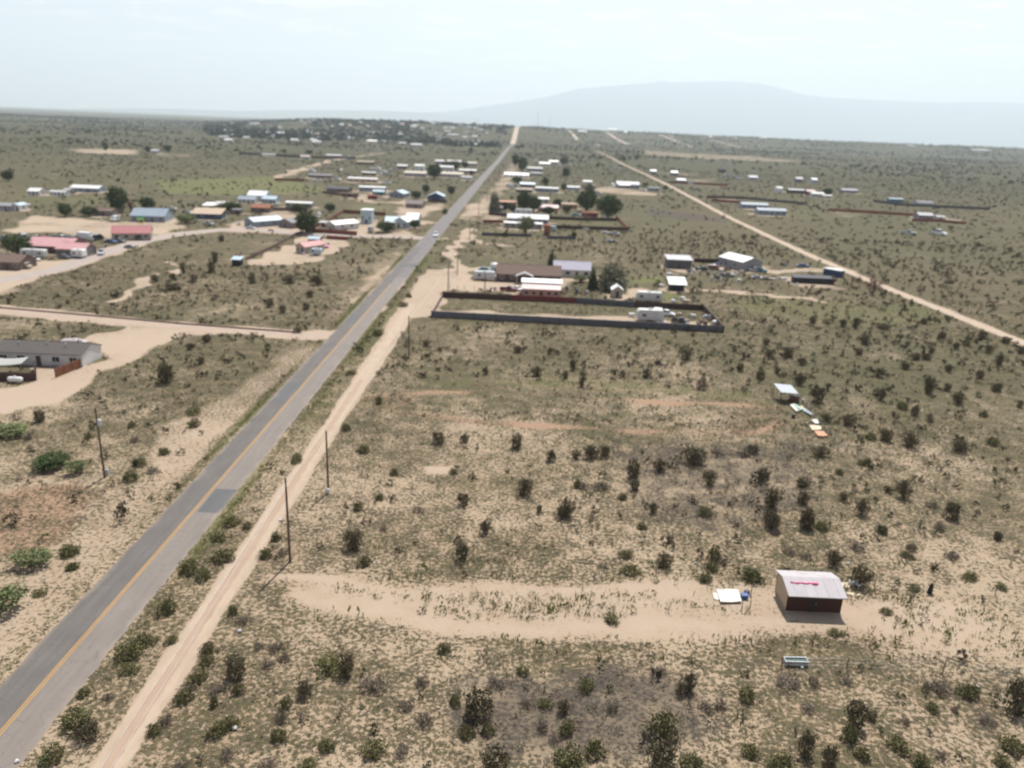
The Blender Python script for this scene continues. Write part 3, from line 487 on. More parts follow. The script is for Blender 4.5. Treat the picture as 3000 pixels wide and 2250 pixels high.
def struct(name, V, F, mats, idx=None):
    me = bpy.data.meshes.new(name); me.from_pydata(V, [], F)
    for m in mats: me.materials.append(m)
    if idx is not None: me.polygons.foreach_set('material_index', idx)
    o = bpy.data.objects.new(name, me); C.objects.link(o); return tag(o, kind='structure')
def lift(y, base): return base + max(0, y - 300) * 0.00028
def road_mat(name, c1, c2, sc=.25):
    m = bpy.data.materials.new(name); m.use_nodes = True; t = m.node_tree; b = t.nodes['Principled BSDF']; b.inputs['Roughness'].default_value = .85
    g = N(t, 'ShaderNodeNewGeometry'); mp = N(t, 'ShaderNodeMapping'); mp.inputs['Scale'].default_value = (1.6, .12, 1); t.links.new(g.outputs['Position'], mp.inputs[0])
    n = N(t, 'ShaderNodeTexNoise'); n.inputs['Scale'].default_value = 1.0; n.inputs['Detail'].default_value = 6; t.links.new(mp.outputs[0], n.inputs['Vector'])
    n2 = N(t, 'ShaderNodeTexNoise'); n2.inputs['Scale'].default_value = sc; n2.inputs['Detail'].default_value = 8; t.links.new(g.outputs['Position'], n2.inputs['Vector'])
    n3 = N(t, 'ShaderNodeTexNoise'); n3.inputs['Scale'].default_value = 9; t.links.new(g.outputs['Position'], n3.inputs['Vector'])
    f = M(t, 'ADD', M(t, 'MULTIPLY', n.outputs[0], .6), M(t, 'ADD', M(t, 'MULTIPLY', n2.outputs[0], .5), M(t, 'MULTIPLY_ADD', n3.outputs[0], .3, -.2)))
    r = N(t, 'ShaderNodeMapRange'); r.inputs[1].default_value = .35; r.inputs[2].default_value = .75; t.links.new(f, r.inputs[0])
    x = N(t, 'ShaderNodeMix', data_type='RGBA'); x.inputs[6].default_value = (*c1, 1); x.inputs[7].default_value = (*c2, 1); t.links.new(r.outputs[0], x.inputs[0]); res = x.outputs[2]
    if name.startswith('asphalt') or name.startswith('yellow'):     # hairline cracks, worn paint, sand blown in from the verge
        vo = N(t, 'ShaderNodeTexVoronoi', feature='DISTANCE_TO_EDGE'); vo.inputs['Scale'].default_value = .7; t.links.new(g.outputs['Position'], vo.inputs['Vector'])
        ck = N(t, 'ShaderNodeMapRange'); ck.inputs[1].default_value = .012; ck.inputs[2].default_value = .03; ck.inputs[3].default_value = .22; ck.inputs[4].default_value = 0; t.links.new(vo.outputs['Distance'], ck.inputs[0])
        k2 = N(t, 'ShaderNodeMix', data_type='RGBA'); k2.inputs[7].default_value = (.04, .037, .035, 1) if name != 'yellow_line_paint' else (.15, .13, .12, 1); t.links.new(M(t, 'MULTIPLY', ck.outputs[0], M(t, 'GREATER_THAN', n2.outputs[0], .5)) if name[0] == 'a' else M(t, 'MULTIPLY', M(t, 'GREATER_THAN', n3.outputs[0], .56), .5), k2.inputs[0]); t.links.new(res, k2.inputs[6]); res = k2.outputs[2]
        if name != 'yellow_line_paint':
            sx_ = N(t, 'ShaderNodeSeparateXYZ'); t.links.new(g.outputs['Position'], sx_.inputs[0]); e = M(t, 'ABSOLUTE', M(t, 'SUBTRACT', sx_.outputs[0], -42.0))
            sp = M(t, 'MULTIPLY_ADD', e, .9, M(t, 'MULTIPLY_ADD', n2.outputs[0], 1.6, -3.55), clamp=True); k3 = N(t, 'ShaderNodeMix', data_type='RGBA'); k3.inputs[7].default_value = (.33, .26, .19, 1); t.links.new(M(t, 'MULTIPLY', sp, .7), k3.inputs[0]); t.links.new(res, k3.inputs[6]); res = k3.outputs[2]
    t.links.new(res, b.inputs['Base Color'])
    return m
ASPH_L = road_mat('asphalt_dark_lane', (.098, .088, .082), (.146, .13, .12)); ASPH_R = road_mat('asphalt_worn_lane', (.165, .143, .126), (.22, .19, .165)); ASPH_F = road_mat('asphalt_far', (.125, .115, .115), (.18, .163, .157))
PATCH = road_mat('asphalt_patch', (.085, .085, .086), (.12, .12, .12)); YEL = road_mat('yellow_line_paint', (.36, .20, .05), (.46, .26, .075), 1.5); DIRT = road_mat('packed_dirt', (.36, .275, .20), (.44, .345, .255), .4)
DIRT2 = road_mat('reddish_rut', (.32, .225, .16), (.38, .275, .20), .5); SIDEM = road_mat('side_road_gravel', (.33, .25, .19), (.39, .30, .23)); STREET = road_mat('street_dust', (.30, .25, .225), (.37, .305, .265))
def strip_x(name, x0, x1, ys, mats, base=.012, jit=0.0, midx=None, matf=None):
    V = []; F = []; I = []
    cols = [x0] + ([midx] if midx is not None else []) + [x1]; n = len(cols)
    for y in ys:
        for k, x in enumerate(cols):
            xx = x + (random.uniform(-jit, jit) if jit and k in (0, n - 1) else 0); V.append((xx, y, float(terr(xx, y)) + lift(y, base)))
    for i in range(len(ys) - 1):
        for k in range(n - 1): F.append((i * n + k, i * n + k + 1, (i + 1) * n + k + 1, (i + 1) * n + k)); I.append(matf(ys[i], k) if matf else 0)
    return struct(name, V, F, mats, I)
ys = [-350] + list(np.arange(20, 420, .7)) + list(420 * np.exp(np.arange(0, 200) * math.log(5600 / 420.) / 199))
def rm_(y, k):
    if k == 0: return 0 if y < 330 else 2
    return 1 if y < 260 else 2
strip_x('road', ROADX - RW / 2, ROADX + RW / 2, ys, [ASPH_L, ASPH_R, ASPH_F], .02, .10, ROADX - .1, rm_)
for dx in (-.21, .07): strip_x('road_marking', ROADX + dx, ROADX + dx + .15, [y for y in ys if -350 <= y < 250], [YEL], .028)
def quad(name, pts, m, z): struct(name, [(x, y, z) for x, y in pts], [tuple(range(len(pts)))], [m])
quad('road_patch', [(ROADX + .6, 91.5), (ROADX + RW / 2 - .1, 91.5), (ROADX + RW / 2 - .1, 98.5), (ROADX + .5, 98.5)], PATCH, .0245)
quad('road_patch', [(ROADX - RW / 2 + .1, 134), (ROADX - .4, 134), (ROADX - .4, 147), (ROADX - RW / 2 + .1, 147)], PATCH, .0245)
quad('road_patch', [(ROADX - RW / 2 + .3, 196), (ROADX - .4, 196), (ROADX - .4, 205), (ROADX - RW / 2 + .3, 205)], PATCH, .0245)
quad('road_patch', [(ROADX - 2.8, 279), (ROADX + RW / 2 - .2, 281), (ROADX + RW / 2 - .2, 289), (ROADX - 2.8, 287)], PATCH, .0245)
strip_x('dirt_lane', LANEX - 1.15, LANEX + 1.25, list(np.arange(20, 222, .8)), [DIRT], .012, .25)
strip_x('lane_rut', LANEX - .55, LANEX + .45, list(np.arange(20, 150, .9)), [DIRT2], .018, .14)
def ribbon(name, pts, wd, mat, base=.012, jit=.25, step=1.6):
    V = []; P = []; pts = [Vector(p) for p in pts]
    for a, b in zip(pts[:-1], pts[1:]):
        n = max(1, int((b - a).length / (step if a.y < 450 else 8))); P += [a.lerp(b, i / n) for i in range(n)]
    P.append(pts[-1]); F = []
    P = [sum((P[min(max(i + k, 0), len(P) - 1)] for k in range(-4, 5)), Vector()) / 9 for i in range(len(P))]
    for i, p in enumerate(P):
        d = (P[min(i + 1, len(P) - 1)] - P[max(i - 1, 0)]).normalized(); s = Vector((-d.y, d.x, 0)); ww = wd / 2
        for sg in (-1, 1):
            q = p + s * sg * (ww + random.uniform(-jit, jit)); V.append((q.x, q.y, float(terr(q.x, q.y)) + lift(q.y, base)))
    for i in range(len(P) - 1): F.append((2 * i + 1, 2 * i, 2 * i + 2, 2 * i + 3))
    return struct(name, V, F, [mat])
ribbon('dirt_road', RIGHT_ROAD, 4.0, DIRT, .012, .35)
ribbon('side_road', SIDE_ROAD, 5.6, SIDEM, .010, .3)
ribbon('side_street', LEFT_STREET, 7.5, STREET, .010, .4)
for xx, y0, y1 in ((196, 3150, 4900), (400, 3200, 4900), (672, 3300, 4900), (905, 3450, 4900), (245, 2720, 2900)):
    strip_x('hill_track', xx - 8, xx + 8, list(np.arange(y0, y1, 60.)), [DIRT], .3, 1.5)
strip_x('hill_road', ROADX - 8.5, ROADX + 8, list(np.arange(2450, 4900, 50.)), [DIRT], .35, .8)

# ------------------------------------------------------------------ far mountains
def ridge(name, prof, dist, depth, col, seed, rough=60):
    r = np.random.default_rng(seed); px = np.array([p[0] for p in prof], float); py = np.array([p[1] for p in prof], float)
    xs = np.linspace(px[0], px[-1], 260); yy = np.interp(xs, px, py)
    A = []; Ht = []
    for x, y in zip(xs, yy):
        d = ray(x, y); A.append(d[0] / d[1] * dist); Ht.append(max(5.0, CAMH + d[2] / d[1] * dist))
    A = np.array(A); Ht = np.array(Ht); nrow = 40; T = np.linspace(-1, 1, nrow)
    base = np.zeros((nrow, 260)); nz = np.zeros((nrow, 260))
    for k, f in enumerate((3, 7, 15, 31, 60)):
        ph = r.uniform(0, 6.28, 3); gx = np.linspace(0, 1, 260)[None, :]; nz += rough / (k + 1) * np.sin(f * 6.28 * gx + ph[0] + 3 * T[:, None]) * np.cos(f * 2.1 * T[:, None] + ph[1])
    env = (1 - np.abs(T) ** 1.4)[:, None]
    Z = env * Ht[None, :] + nz * env * (1 - env) * 4 * (Ht[None, :] / (Ht.max() + 1)) - 20 * (1 - env)
    X = np.repeat(A[None, :], nrow, 0); Y = dist + T[:, None] * depth + 0 * X
    V = np.stack([X.ravel(), Y.ravel(), Z.ravel()], 1); i = (np.arange(nrow - 1)[:, None] * 260 + np.arange(259)[None, :]).ravel()
    F = np.stack([i, i + 1, i + 261, i + 260], 1)
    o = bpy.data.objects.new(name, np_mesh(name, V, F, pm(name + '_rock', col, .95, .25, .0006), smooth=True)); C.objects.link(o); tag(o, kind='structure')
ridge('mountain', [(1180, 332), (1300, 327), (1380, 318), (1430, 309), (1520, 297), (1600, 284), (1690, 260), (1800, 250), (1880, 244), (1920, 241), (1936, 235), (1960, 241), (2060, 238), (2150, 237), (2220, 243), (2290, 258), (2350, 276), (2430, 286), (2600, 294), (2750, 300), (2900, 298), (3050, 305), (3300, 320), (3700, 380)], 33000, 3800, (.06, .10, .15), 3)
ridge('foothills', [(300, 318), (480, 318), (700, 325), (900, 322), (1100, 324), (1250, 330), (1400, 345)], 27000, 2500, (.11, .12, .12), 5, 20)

# ------------------------------------------------------------------ the air
hz = MB().box(-39000, 39000, -360, 38500, -12, 2950).mesh('haze', [])
hm = bpy.data.materials.new('haze_air'); hm.use_nodes = True; t = hm.node_tree; t.nodes.clear()
ho = N(t, 'ShaderNodeOutputMaterial'); pv = N(t, 'ShaderNodeVolumePrincipled'); pv.inputs['Color'].default_value = (.82, .935, 1.0, 1); pv.inputs['Density'].default_value = 0.62e-4; pv.inputs['Anisotropy'].default_value = 0.35
t.links.new(pv.outputs[0], ho.inputs['Volume']); hz.materials.append(hm)
ho_ = bpy.data.objects.new('haze', hz); C.objects.link(ho_); tag(ho_, 'pale blue summer haze filling the air over the plain', 'haze', kind='stuff')
# ------------------------------------------------------------------ buildings
def gable_roof(hw, d0, d1, h, rh, ov, th, ridge='x', rpos=.5):
    """roof with thickness over x in [-hw,hw], y in [d0,d1]"""
    mb = MB()
    if ridge == 'x':
        yr = d0 + (d1 - d0) * rpos; s0 = rh / (yr - d0); s1 = rh / (d1 - yr)
        prof = [(d0 - ov, h - ov * s0), (yr, h + rh), (d1 + ov, h - ov * s1), (d1 + ov, h - ov * s1 + th), (yr, h + rh + th), (d0 - ov, h - ov * s0 + th)]
        mb.extr(prof, -hw - ov * .7, hw + ov * .7, 'x'); mb.tube([(-hw - ov * .7, yr, h + rh + th), (hw + ov * .7, yr, h + rh + th)], .09, 6)
    else:
        s0 = rh / hw
        prof = [(-hw - ov, h - ov * s0), (0, h + rh), (hw + ov, h - ov * s0), (hw + ov, h - ov * s0 + th), (0, h + rh + th), (-hw - ov, h - ov * s0 + th)]
        mb.extr(prof, d0 - ov * .7, d1 + ov * .7, 'y'); mb.tube([(0, d0 - ov * .7, h + rh + th), (0, d1 + ov * .7, h + rh + th)], .09, 6)
    return mb
def add_window(par, x, y, z, ww, wh, face='f', simple=False):
    def tr(mb):
        if face == 'f': return mb
        sg = 1 if face == 'r' else -1
        mb.v = [(x + sg * (-(b - y)), y + sg * (a - x), c) for a, b, c in mb.v]; return mb
    if simple: tr(MB().box(x - ww / 2, x + ww / 2, y - .04, y + .03, z, z + wh)).obj('window', GLASS, par); return
    t = .09; f = MB().box(x - ww / 2 - t, x + ww / 2 + t, y - .07, y + .02, z - t, z).box(x - ww / 2 - t, x + ww / 2 + t, y - .07, y + .02, z + wh, z + wh + t)
    f.box(x - ww / 2 - t, x - ww / 2, y - .07, y + .02, z, z + wh).box(x + ww / 2, x + ww / 2 + t, y - .07, y + .02, z, z + wh).box(x - .025, x + .025, y - .065, y + .02, z, z + wh)
    fo = tr(f).obj('window', FRAME, par); tr(MB().box(x - ww / 2, x + ww / 2, y - .035, y + .02, z, z + wh)).obj('pane', GLASS, fo)
def house(label, cat, cx, by, wpx, dep, h, roof='gx', rh=1.2, wc='offwhite', rc='taupe', rot=0, name='house', nw=3, door=1, group=None, wm_=None, bare=True, far=False, vents=2, side=1, ov=.4, Wm=None):
    p = gp(cx, by); m = mpp(p); W = Wm or wpx * m; r = R_(rot)
    o = empty(name, p, r); tag(o, label, cat, group); hw = W / 2
    if bare: BARE_AUTO.append((p.x, p.y + dep * .4, max(W, dep) * .75 + 3))
    wmat, rmat = (wm(wc) if wc != 'none' else None), rm(rc)
    if roof == 'open':                       # carport or canopy
        mb = MB().box(-hw - .3, hw + .3, -.3, dep + .3, h, h + .14); mb.v = [(x, y, z + (y * rh / dep)) for x, y, z in mb.v]; mb.obj('roof', rmat, o)
        for x in (-hw, hw):
            for y in (0, dep): MB().box(x - .08, x + .08, y - .08, y + .08, -.2, h + y * rh / dep).obj('post', WOOD, o)
        if wc != 'none': MB().box(-hw + .1, hw - .1, dep - .12, dep, 0, h + rh * .9).obj('wall', wmat, o)
        return o
    wb = MB()
    if roof == 'gx':
        wb.extr([(0, -.1), (dep, -.1), (dep, h), (dep / 2, h + rh), (0, h)], -hw, hw, 'x'); gable_roof(hw, 0, dep, h, rh, ov, .14, 'x').obj('roof', rmat, o)
    elif roof == 'gy':
        wb.extr([(-hw, -.1), (hw, -.1), (hw, h), (0, h + rh), (-hw, h)], 0, dep, 'y'); gable_roof(hw, 0, dep, h, rh, ov, .14, 'y').obj('roof', rmat, o)
    elif roof == 'flat':
        wb.box(-hw, hw, 0, dep, -.1, h); mb = MB().box(-hw - .25, hw + .25, -.25, dep + .25, h, h + .22); mb.box(-hw - .05, hw + .05, -.05, dep + .05, h + .22, h + .3); mb.obj('roof', rmat, o)
    elif roof == 'shed':                     # slopes down towards the camera
        wb.extr([(0, -.1), (dep, -.1), (dep, h + rh), (0, h)], -hw, hw, 'x'); s = rh / dep
        MB().extr([(-ov, h - ov * s), (dep + ov, h + rh + ov * s), (dep + ov, h + rh + ov * s + .12), (-ov, h - ov * s + .12)], -hw - ov, hw + ov, 'x').obj('roof', rmat, o)
    elif roof == 'bow':                      # low curved vault, ridge along x
        pr = [(dep * (.5 - .5 * math.cos(a)), h + rh * math.sin(a)) for a in np.linspace(math.pi, 0, 12)]
        wb.extr([(0, -.1), (dep, -.1)] + [(a, z) for a, z in pr], -hw, hw, 'x'); pr2 = [(a * 1.02 - .01 * dep, z + .1) for a, z in pr]
        MB().extr(pr + pr2[::-1], -hw - .2, hw + .2, 'x').obj('roof', rmat, o)
    wb.obj('wall', wmat, o)
    wh = min(1.1, h * .4); wz = h * .36
    slots = nw + door
    if far and W < 40: nw = min(nw, 3)
    if slots:
        for k in range(slots):
            x = -hw + W * (k + .5) / slots
            if door and k == slots // 2: 
                dm = pm('door_dark', (.06, .045, .04), .6); d_ = MB().box(x - .48, x + .48, -.06, .02, 0, 2.05 if h > 2.2 else h * .85).obj('door', dm, o)
                if not far: MB().box(x + .3, x + .36, -.11, -.05, .95, 1.07).obj('handle', STEEL, d_)
            else: add_window(o, x, 0, wz, min(1.5, W / slots * .45), wh, 'f', far)
    if side:
        for s_, f_ in ((hw, 'r'), (-hw, 'l')):
            for yy in ((dep * .3, dep * .7) if dep > 9 else (dep * .5,)): add_window(o, s_, yy, wz, min(1.2, dep * .3), wh, f_, far)
    if vents and roof in ('gx', 'gy') and not far:
        for k in range(vents):
            if roof == 'gx': x = hw * (-.5 + k * 1.1 / max(1, vents - 1) if vents > 1 else .3); y = dep * .36; z = h + rh * .72
            else: x = hw * .3; y = dep * (.3 + .4 * k); z = h + rh * .7
            MB().tube([(x, y, z - .2), (x, y, z + .45)], .09, 8).obj('vent_pipe', STEEL, o)
    return o

# ------------------------------------------------------------------ vehicles
def paint(c): return pm('paint_' + c, {'white': (.72, .73, .74), 'silver': (.42, .44, .46), 'dark': (.035, .04, .05), 'red': (.35, .03, .03), 'blue': (.06, .12, .26), 'teal': (.03, .20, .25), 'tan': (.42, .36, .27), 'maroon': (.14, .02, .025), 'grey': (.18, .19, .20), 'green': (.06, .14, .08), 'rustcar': (.20, .10, .06), 'yellow': (.6, .42, .05), 'pink': (.7, .2, .35)}[c], .3, .05, .6)
LAMP = pm('headlight_glass', (.6, .6, .58), .15); TAIL = pm('tail_light', (.35, .02, .02), .3)
def wheel_mesh(r=.34, wd=.22):
    mb = MB().tube([(-wd / 2, 0, 0), (-wd / 2 + .03, 0, 0), (wd / 2 - .03, 0, 0), (wd / 2, 0, 0)], [r * .9, r, r, r * .9], 16); return mb.mesh('wheel', RUB), MB().tube([(-wd / 2 - .01, 0, 0), (wd / 2 + .01, 0, 0)], r * .55, 10).mesh('hub', HUB)
WHEEL = wheel_mesh()
def wheels(o, xs, ys, r=.34, sc=1.0):
    for x in xs:
        for y in ys:
            a = bpy.data.objects.new('wheel', WHEEL[0]); C.objects.link(a); a.parent = o; a.location = (x, y, r); a.scale = (1, r / .34, r / .34)
            b = bpy.data.objects.new('hub', WHEEL[1]); C.objects.link(b); b.parent = a
def loft(o_name, secs, mat, par, smooth=False, bevel=.05):
    """secs: list of (y, halfwidth, z0, z1) cross sections joined along y"""
    mb = MB(); V = []
    for (y, hw, z0, z1) in secs: V += [(-hw, y, z0), (hw, y, z0), (hw * .97, y, z1), (-hw * .97, y, z1)]
    F = [(0, 1, 2, 3), tuple(len(V) - 4 + k for k in (3, 2, 1, 0))]
    for i in range(len(secs) - 1):
        a = 4 * i
        for k in range(4): F.append((a + k, a + 4 + k, a + 4 + (k + 1) % 4, a + (k + 1) % 4))
    mb.poly(V, *F); return mb.obj(o_name, mat, par, bevel=bevel)
def vehicle(label, cx, by, kind='sedan', color='white', rot=0, cat='car', group=None, sc=1.0):
    p = gp(cx, by); nm = {'sedan': 'car', 'pickup': 'pickup_truck', 'van': 'van', 'truck': 'box_truck', 'suv': 'car'}[kind]
    o = empty(nm, p, R_(rot)); o.scale = (sc, sc, sc); tag(o, label, cat, group); pc = paint(color)     # nose towards -Y
    if kind in ('sedan', 'suv'):
        k = 1.0 if kind == 'sedan' else 1.22
        loft('body', [(-2.3, .78, .38, .62), (-2.2, .86, .28, .78), (-1.0, .9, .25, .92 * k), (0, .9, .25, .95 * k), (1.4, .9, .25, .97 * k), (2.2, .84, .3, .92 * k), (2.3, .78, .45, .8 * k)], pc, o)
        loft('window', [(-1.05, .74, .9 * k, .93 * k), (-.35, .68, .9 * k, 1.36 * k), (.9, .68, .9 * k, 1.38 * k), (1.7 if kind == 'sedan' else 2.1, .72, .9 * k, 1.0 * k)], GLASS, o, bevel=.03)
        loft('roof', [(-.38, .66, 1.34 * k, 1.40 * k), (.3, .69, 1.37 * k, 1.45 * k), (.98, .66, 1.36 * k, 1.41 * k)], pc, o, bevel=.03); wheels(o, (-.8, .8), (-1.4, 1.4)); ln = -2.27; zz_ = .62
    elif kind == 'pickup':
        loft('body', [(-2.7, .86, .42, .85), (-2.6, .92, .35, 1.02), (-1.2, .95, .35, 1.1), (-.2, .95, .35, 1.1), (.6, .95, .35, 1.1)], pc, o)
        b = MB().box(-.95, .95, .62, 2.7, .45, .6).box(-.95, -.87, .62, 2.7, .6, 1.1).box(.87, .95, .62, 2.7, .6, 1.1).box(-.87, .87, 2.62, 2.7, .6, 1.1).box(-.87, .87, .62, .7, .6, 1.1); b.obj('cargo_bed', pc, o)
        loft('window', [(-1.25, .8, 1.08, 1.12), (-.6, .76, 1.08, 1.66), (.3, .76, 1.08, 1.68), (.58, .78, 1.08, 1.14)], GLASS, o, bevel=.03); loft('roof', [(-.65, .74, 1.64, 1.7), (0, .77, 1.66, 1.76), (.36, .74, 1.65, 1.7)], pc, o, bevel=.03)
        wheels(o, (-.83, .83), (-1.75, 1.75), .4); ln = -2.67; zz_ = .85
    elif kind == 'van':
        loft('body', [(-2.6, .82, .4, .9), (-2.5, .92, .3, 1.1), (-1.9, .97, .28, 1.3), (-1.2, .97, .28, 2.05), (2.5, .97, .28, 2.1), (2.6, .92, .4, 2.0)], pc, o, bevel=.08)
        loft('window', [(-1.96, .8, 1.3, 1.34), (-1.27, .86, 1.32, 1.95)], GLASS, o, bevel=.0); MB().box(-.985, -.96, -1.0, 1.8, 1.3, 1.8).box(.96, .985, -1.0, 1.8, 1.3, 1.8).obj('window', GLASS, o)
        wheels(o, (-.85, .85), (-1.7, 1.6), .36); ln = -2.57; zz_ = .85
    else:
        loft('cab', [(-3.6, .95, .5, 1.2), (-3.5, 1.05, .45, 1.6), (-3.0, 1.08, .45, 2.25), (-1.9, 1.08, .45, 2.3)], pc, o, bevel=.08); MB().box(-.95, .95, -3.62, -3.2, 1.3, 2.0, .05, .1).obj('window', GLASS, o)
        MB().box(-1.2, 1.2, -1.75, 3.6, .8, 3.2).obj('cargo_box', pc, o, bevel=.05); MB().box(-.5, .5, -2, 3.4, .5, .8).obj('chassis', RUB, o); wheels(o, (-.95, .95), (-2.8, 2.3), .45); ln = -3.62; zz_ = .9
    if kind != 'truck' or True:
        for x in (-.62, .62): MB().box(x - .14, x + .14, ln - .03, ln + .06, zz_ - .08, zz_ + .08).obj('headlight', LAMP, o)
    return o
def trailer(label, cx, by, wpx, h=2.9, dep=2.5, rot=0, col='white', stripe=None, cat='trailer', name='travel_trailer', group=None, slope=True):
    p = gp(cx, by); W = wpx * mpp(p); o = empty(name, p, R_(rot)); tag(o, label, cat, group); hw = W / 2
    s = .5 if slope else .12
    MB().extr([(-hw + s * .6, .55), (hw - .15, .55), (hw, .8), (hw, h - .3), (hw - .3, h), (-hw + s * 1.2, h), (-hw + .1, h - .6), (-hw, 1.4)], 0, dep, 'y').obj('body', pm('trailer_skin_' + col, COL[col], .45, .07, .7, dirt=tuple(.7 * v for v in COL[col])), o, bevel=.06)
    n = max(2, int(W / 2.6))
    for k in range(n):
        x = -hw + W * (k + .6) / (n + .2)
        if k == n // 2: MB().box(x - .35, x + .35, -.04, .03, .75, 2.5).obj('door', pm('trailer_door', (.5, .5, .5), .5), o)
        else: MB().box(x - .5, x + .5, -.035, .03, 1.5, 2.15).obj('window', GLASS, o)
    MB().box(-hw + .3, hw - .3, -.015, .02, 1.0, 1.14).obj('stripe', pm('stripe_' + (stripe or 'grey'), COL[stripe or 'grey'], .5), o)
    MB().box(-.5, .5, dep * .3, dep * .7, h, h + .28, .08, .08).obj('air_conditioner', pm('ac_shell', (.5, .5, .48), .6), o); MB().box(hw * .5, hw * .5 + .4, dep * .4, dep * .6, h, h + .12).obj('roof_vent', STEEL, o)
    for x in (-.45, .45):
        for y in (.15, dep - .15): 
            a = bpy.data.objects.new('wheel', WHEEL[0]); C.objects.link(a); a.parent = o; a.location = (x, y, .34); a.rotation_euler = (0, 0, math.pi / 2)
    MB().tube([(-hw + .2, dep / 2 - .5, .6), (-hw - 1.1, dep / 2, .55)], .05, 6).tube([(-hw + .2, dep / 2 + .5, .6), (-hw - 1.1, dep / 2, .55)], .05, 6).obj('hitch', RUB, o)
    return o

# ------------------------------------------------------------------ foliage
def leaf_mat(name, c1, c2, rough=.9):
    m = bpy.data.materials.new(name); m.use_nodes = True; t = m.node_tree; b = t.nodes['Principled BSDF']; b.inputs['Roughness'].default_value = rough; b.inputs['Specular IOR Level'].default_value = .1
    a = N(t, 'ShaderNodeVertexColor', layer_name='tone'); s_ = N(t, 'ShaderNodeSeparateColor'); t.links.new(a.outputs[0], s_.inputs[0]); oi = N(t, 'ShaderNodeObjectInfo')
    f = M(t, 'MULTIPLY_ADD', oi.outputs['Random'], .5, M(t, 'MULTIPLY', s_.outputs[0], .75), clamp=True)
    x = N(t, 'ShaderNodeMix', data_type='RGBA'); x.inputs[6].default_value = (*c1, 1); x.inputs[7].default_value = (*c2, 1); t.links.new(f, x.inputs[0]); t.links.new(x.outputs[2], b.inputs['Base Color'])
    return m
L_GREEN = leaf_mat('shrub_leaf_green', (.085, .088, .038), (.195, .185, .085)); L_OLIVE = leaf_mat('shrub_leaf_olive', (.078, .068, .041), (.165, .14, .087)); L_DEAD = leaf_mat('dry_twig', (.11, .092, .075), (.20, .165, .13))
L_TREE = leaf_mat('tree_leaf', (.035, .055, .022), (.085, .115, .045)); L_CONE = leaf_mat('juniper_leaf', (.03, .045, .022), (.06, .08, .035)); L_LITE = leaf_mat('pale_tree_leaf', (.10, .13, .05), (.19, .22, .10)); L_GREY = leaf_mat('russian_olive_leaf', (.13, .13, .09), (.22, .22, .155)); L_RED = leaf_mat('reddish_leaf', (.14, .07, .05), (.22, .13, .09)); L_FAR = leaf_mat('far_tree_leaf', (.03, .045, .03), (.07, .085, .05))
BARK = pm('bark', (.10, .075, .055), .95, .3, 4); STEMM = pm('shrub_stem', (.12, .095, .075), .95, .25, 5)
def quads_at(P, size, r, up=.0, asp=.6):
    n = len(P); a = r.normal(size=(n, 3)); a[:, 2] += up; a /= np.linalg.norm(a, axis=1)[:, None]; b = r.normal(size=(n, 3)); b -= a * (a * b).sum(1)[:, None]; b /= np.linalg.norm(b, axis=1)[:, None]
    s = size * r.uniform(.6, 1.35, n)[:, None]; a = a * s; b = b * s * asp
    V = np.stack([P - a - b * .6, P + a * .2 - b, P + a + b * .5, P - a * .2 + b], 1).reshape(-1, 3); return V, np.arange(4 * n).reshape(n, 4)
def clump_points(n, r, shape):
    """points in a unit crown (x,y in -1..1, z 0..1), gathered in clumps so that gaps stay between them"""
    nc = max(6, n // 11); out_ = []
    while len(out_) < nc:
        p = r.uniform(-1, 1, 3); p[2] = (p[2] + 1) / 2; rad = math.hypot(p[0], p[1])
        if shape == 'dome': ok = rad ** 2 + p[2] ** 2 < 1 and rad ** 2 + p[2] ** 2 > .12
        elif shape == 'vase': lim = .55 + .45 * p[2] ** .8; ok = rad < lim and rad > lim * .15 and p[2] < 1 - .35 * rad ** 2
        elif shape == 'cone': ok = rad < (1 - p[2]) ** .75 * (.95) + .04
        elif shape == 'ball': ok = rad ** 2 + ((p[2] - .5) / .5) ** 2 < 1 and rad ** 2 + ((p[2] - .5) / .5) ** 2 > .3
        elif shape == 'flat': ok = rad < 1 and p[2] < .45 * (1 - rad * rad) + .1
        if ok: out_.append(p)
    c = np.array(out_); idx = r.integers(0, nc, n); sp = .13 if shape != 'flat' else .14
    P = c[idx] + r.normal(size=(n, 3)) * [sp, sp, sp * .6]; P[:, 2] = np.abs(P[:, 2]); tone = (r.random(nc) * .7)[idx] + r.random(n) * .3
    return P, tone
def leafy_mesh(name, n, shape, size, mat, seed, sx=1., sz=1., base=0., stems=0):
    r = np.random.default_rng(seed); P, tone = clump_points(n, r, shape); th = r.uniform(0, 6.28); k = 1 + .18 * np.sin(2 * np.arctan2(P[:, 1], P[:, 0]) + th) + .1 * np.sin(5 * np.arctan2(P[:, 1], P[:, 0]) + 2 * th)
    P = np.stack([P[:, 0] * sx * k, P[:, 1] * sx * k, base + P[:, 2] * sz], 1); V, F = quads_at(P, size, r, .2); V[:, 2] = np.maximum(V[:, 2], .0)
    return np_mesh(name, V, F, mat, {'tone': np.repeat(np.stack([tone] * 3, 1), 4, 0)})
def stem_mesh(name, seed, n=7, sx=.5, sz=.8, r0=.03, mat=None, spread=1.0):
    rd = random.Random(seed); mb = MB()
    for k in range(n):
        a = rd.uniform(0, 6.28); q = rd.uniform(.3, 1) * sx * spread; h = sz * rd.uniform(.6, 1)
        mb.tube([(0.04 * math.cos(a), .04 * math.sin(a), -.05), (q * .4 * math.cos(a), q * .4 * math.sin(a), h * .45), (q * math.cos(a + .3), q * math.sin(a + .3), h)], [r0, r0 * .7, r0 * .3], 5, False)
    return mb.mesh(name, mat or STEMM)
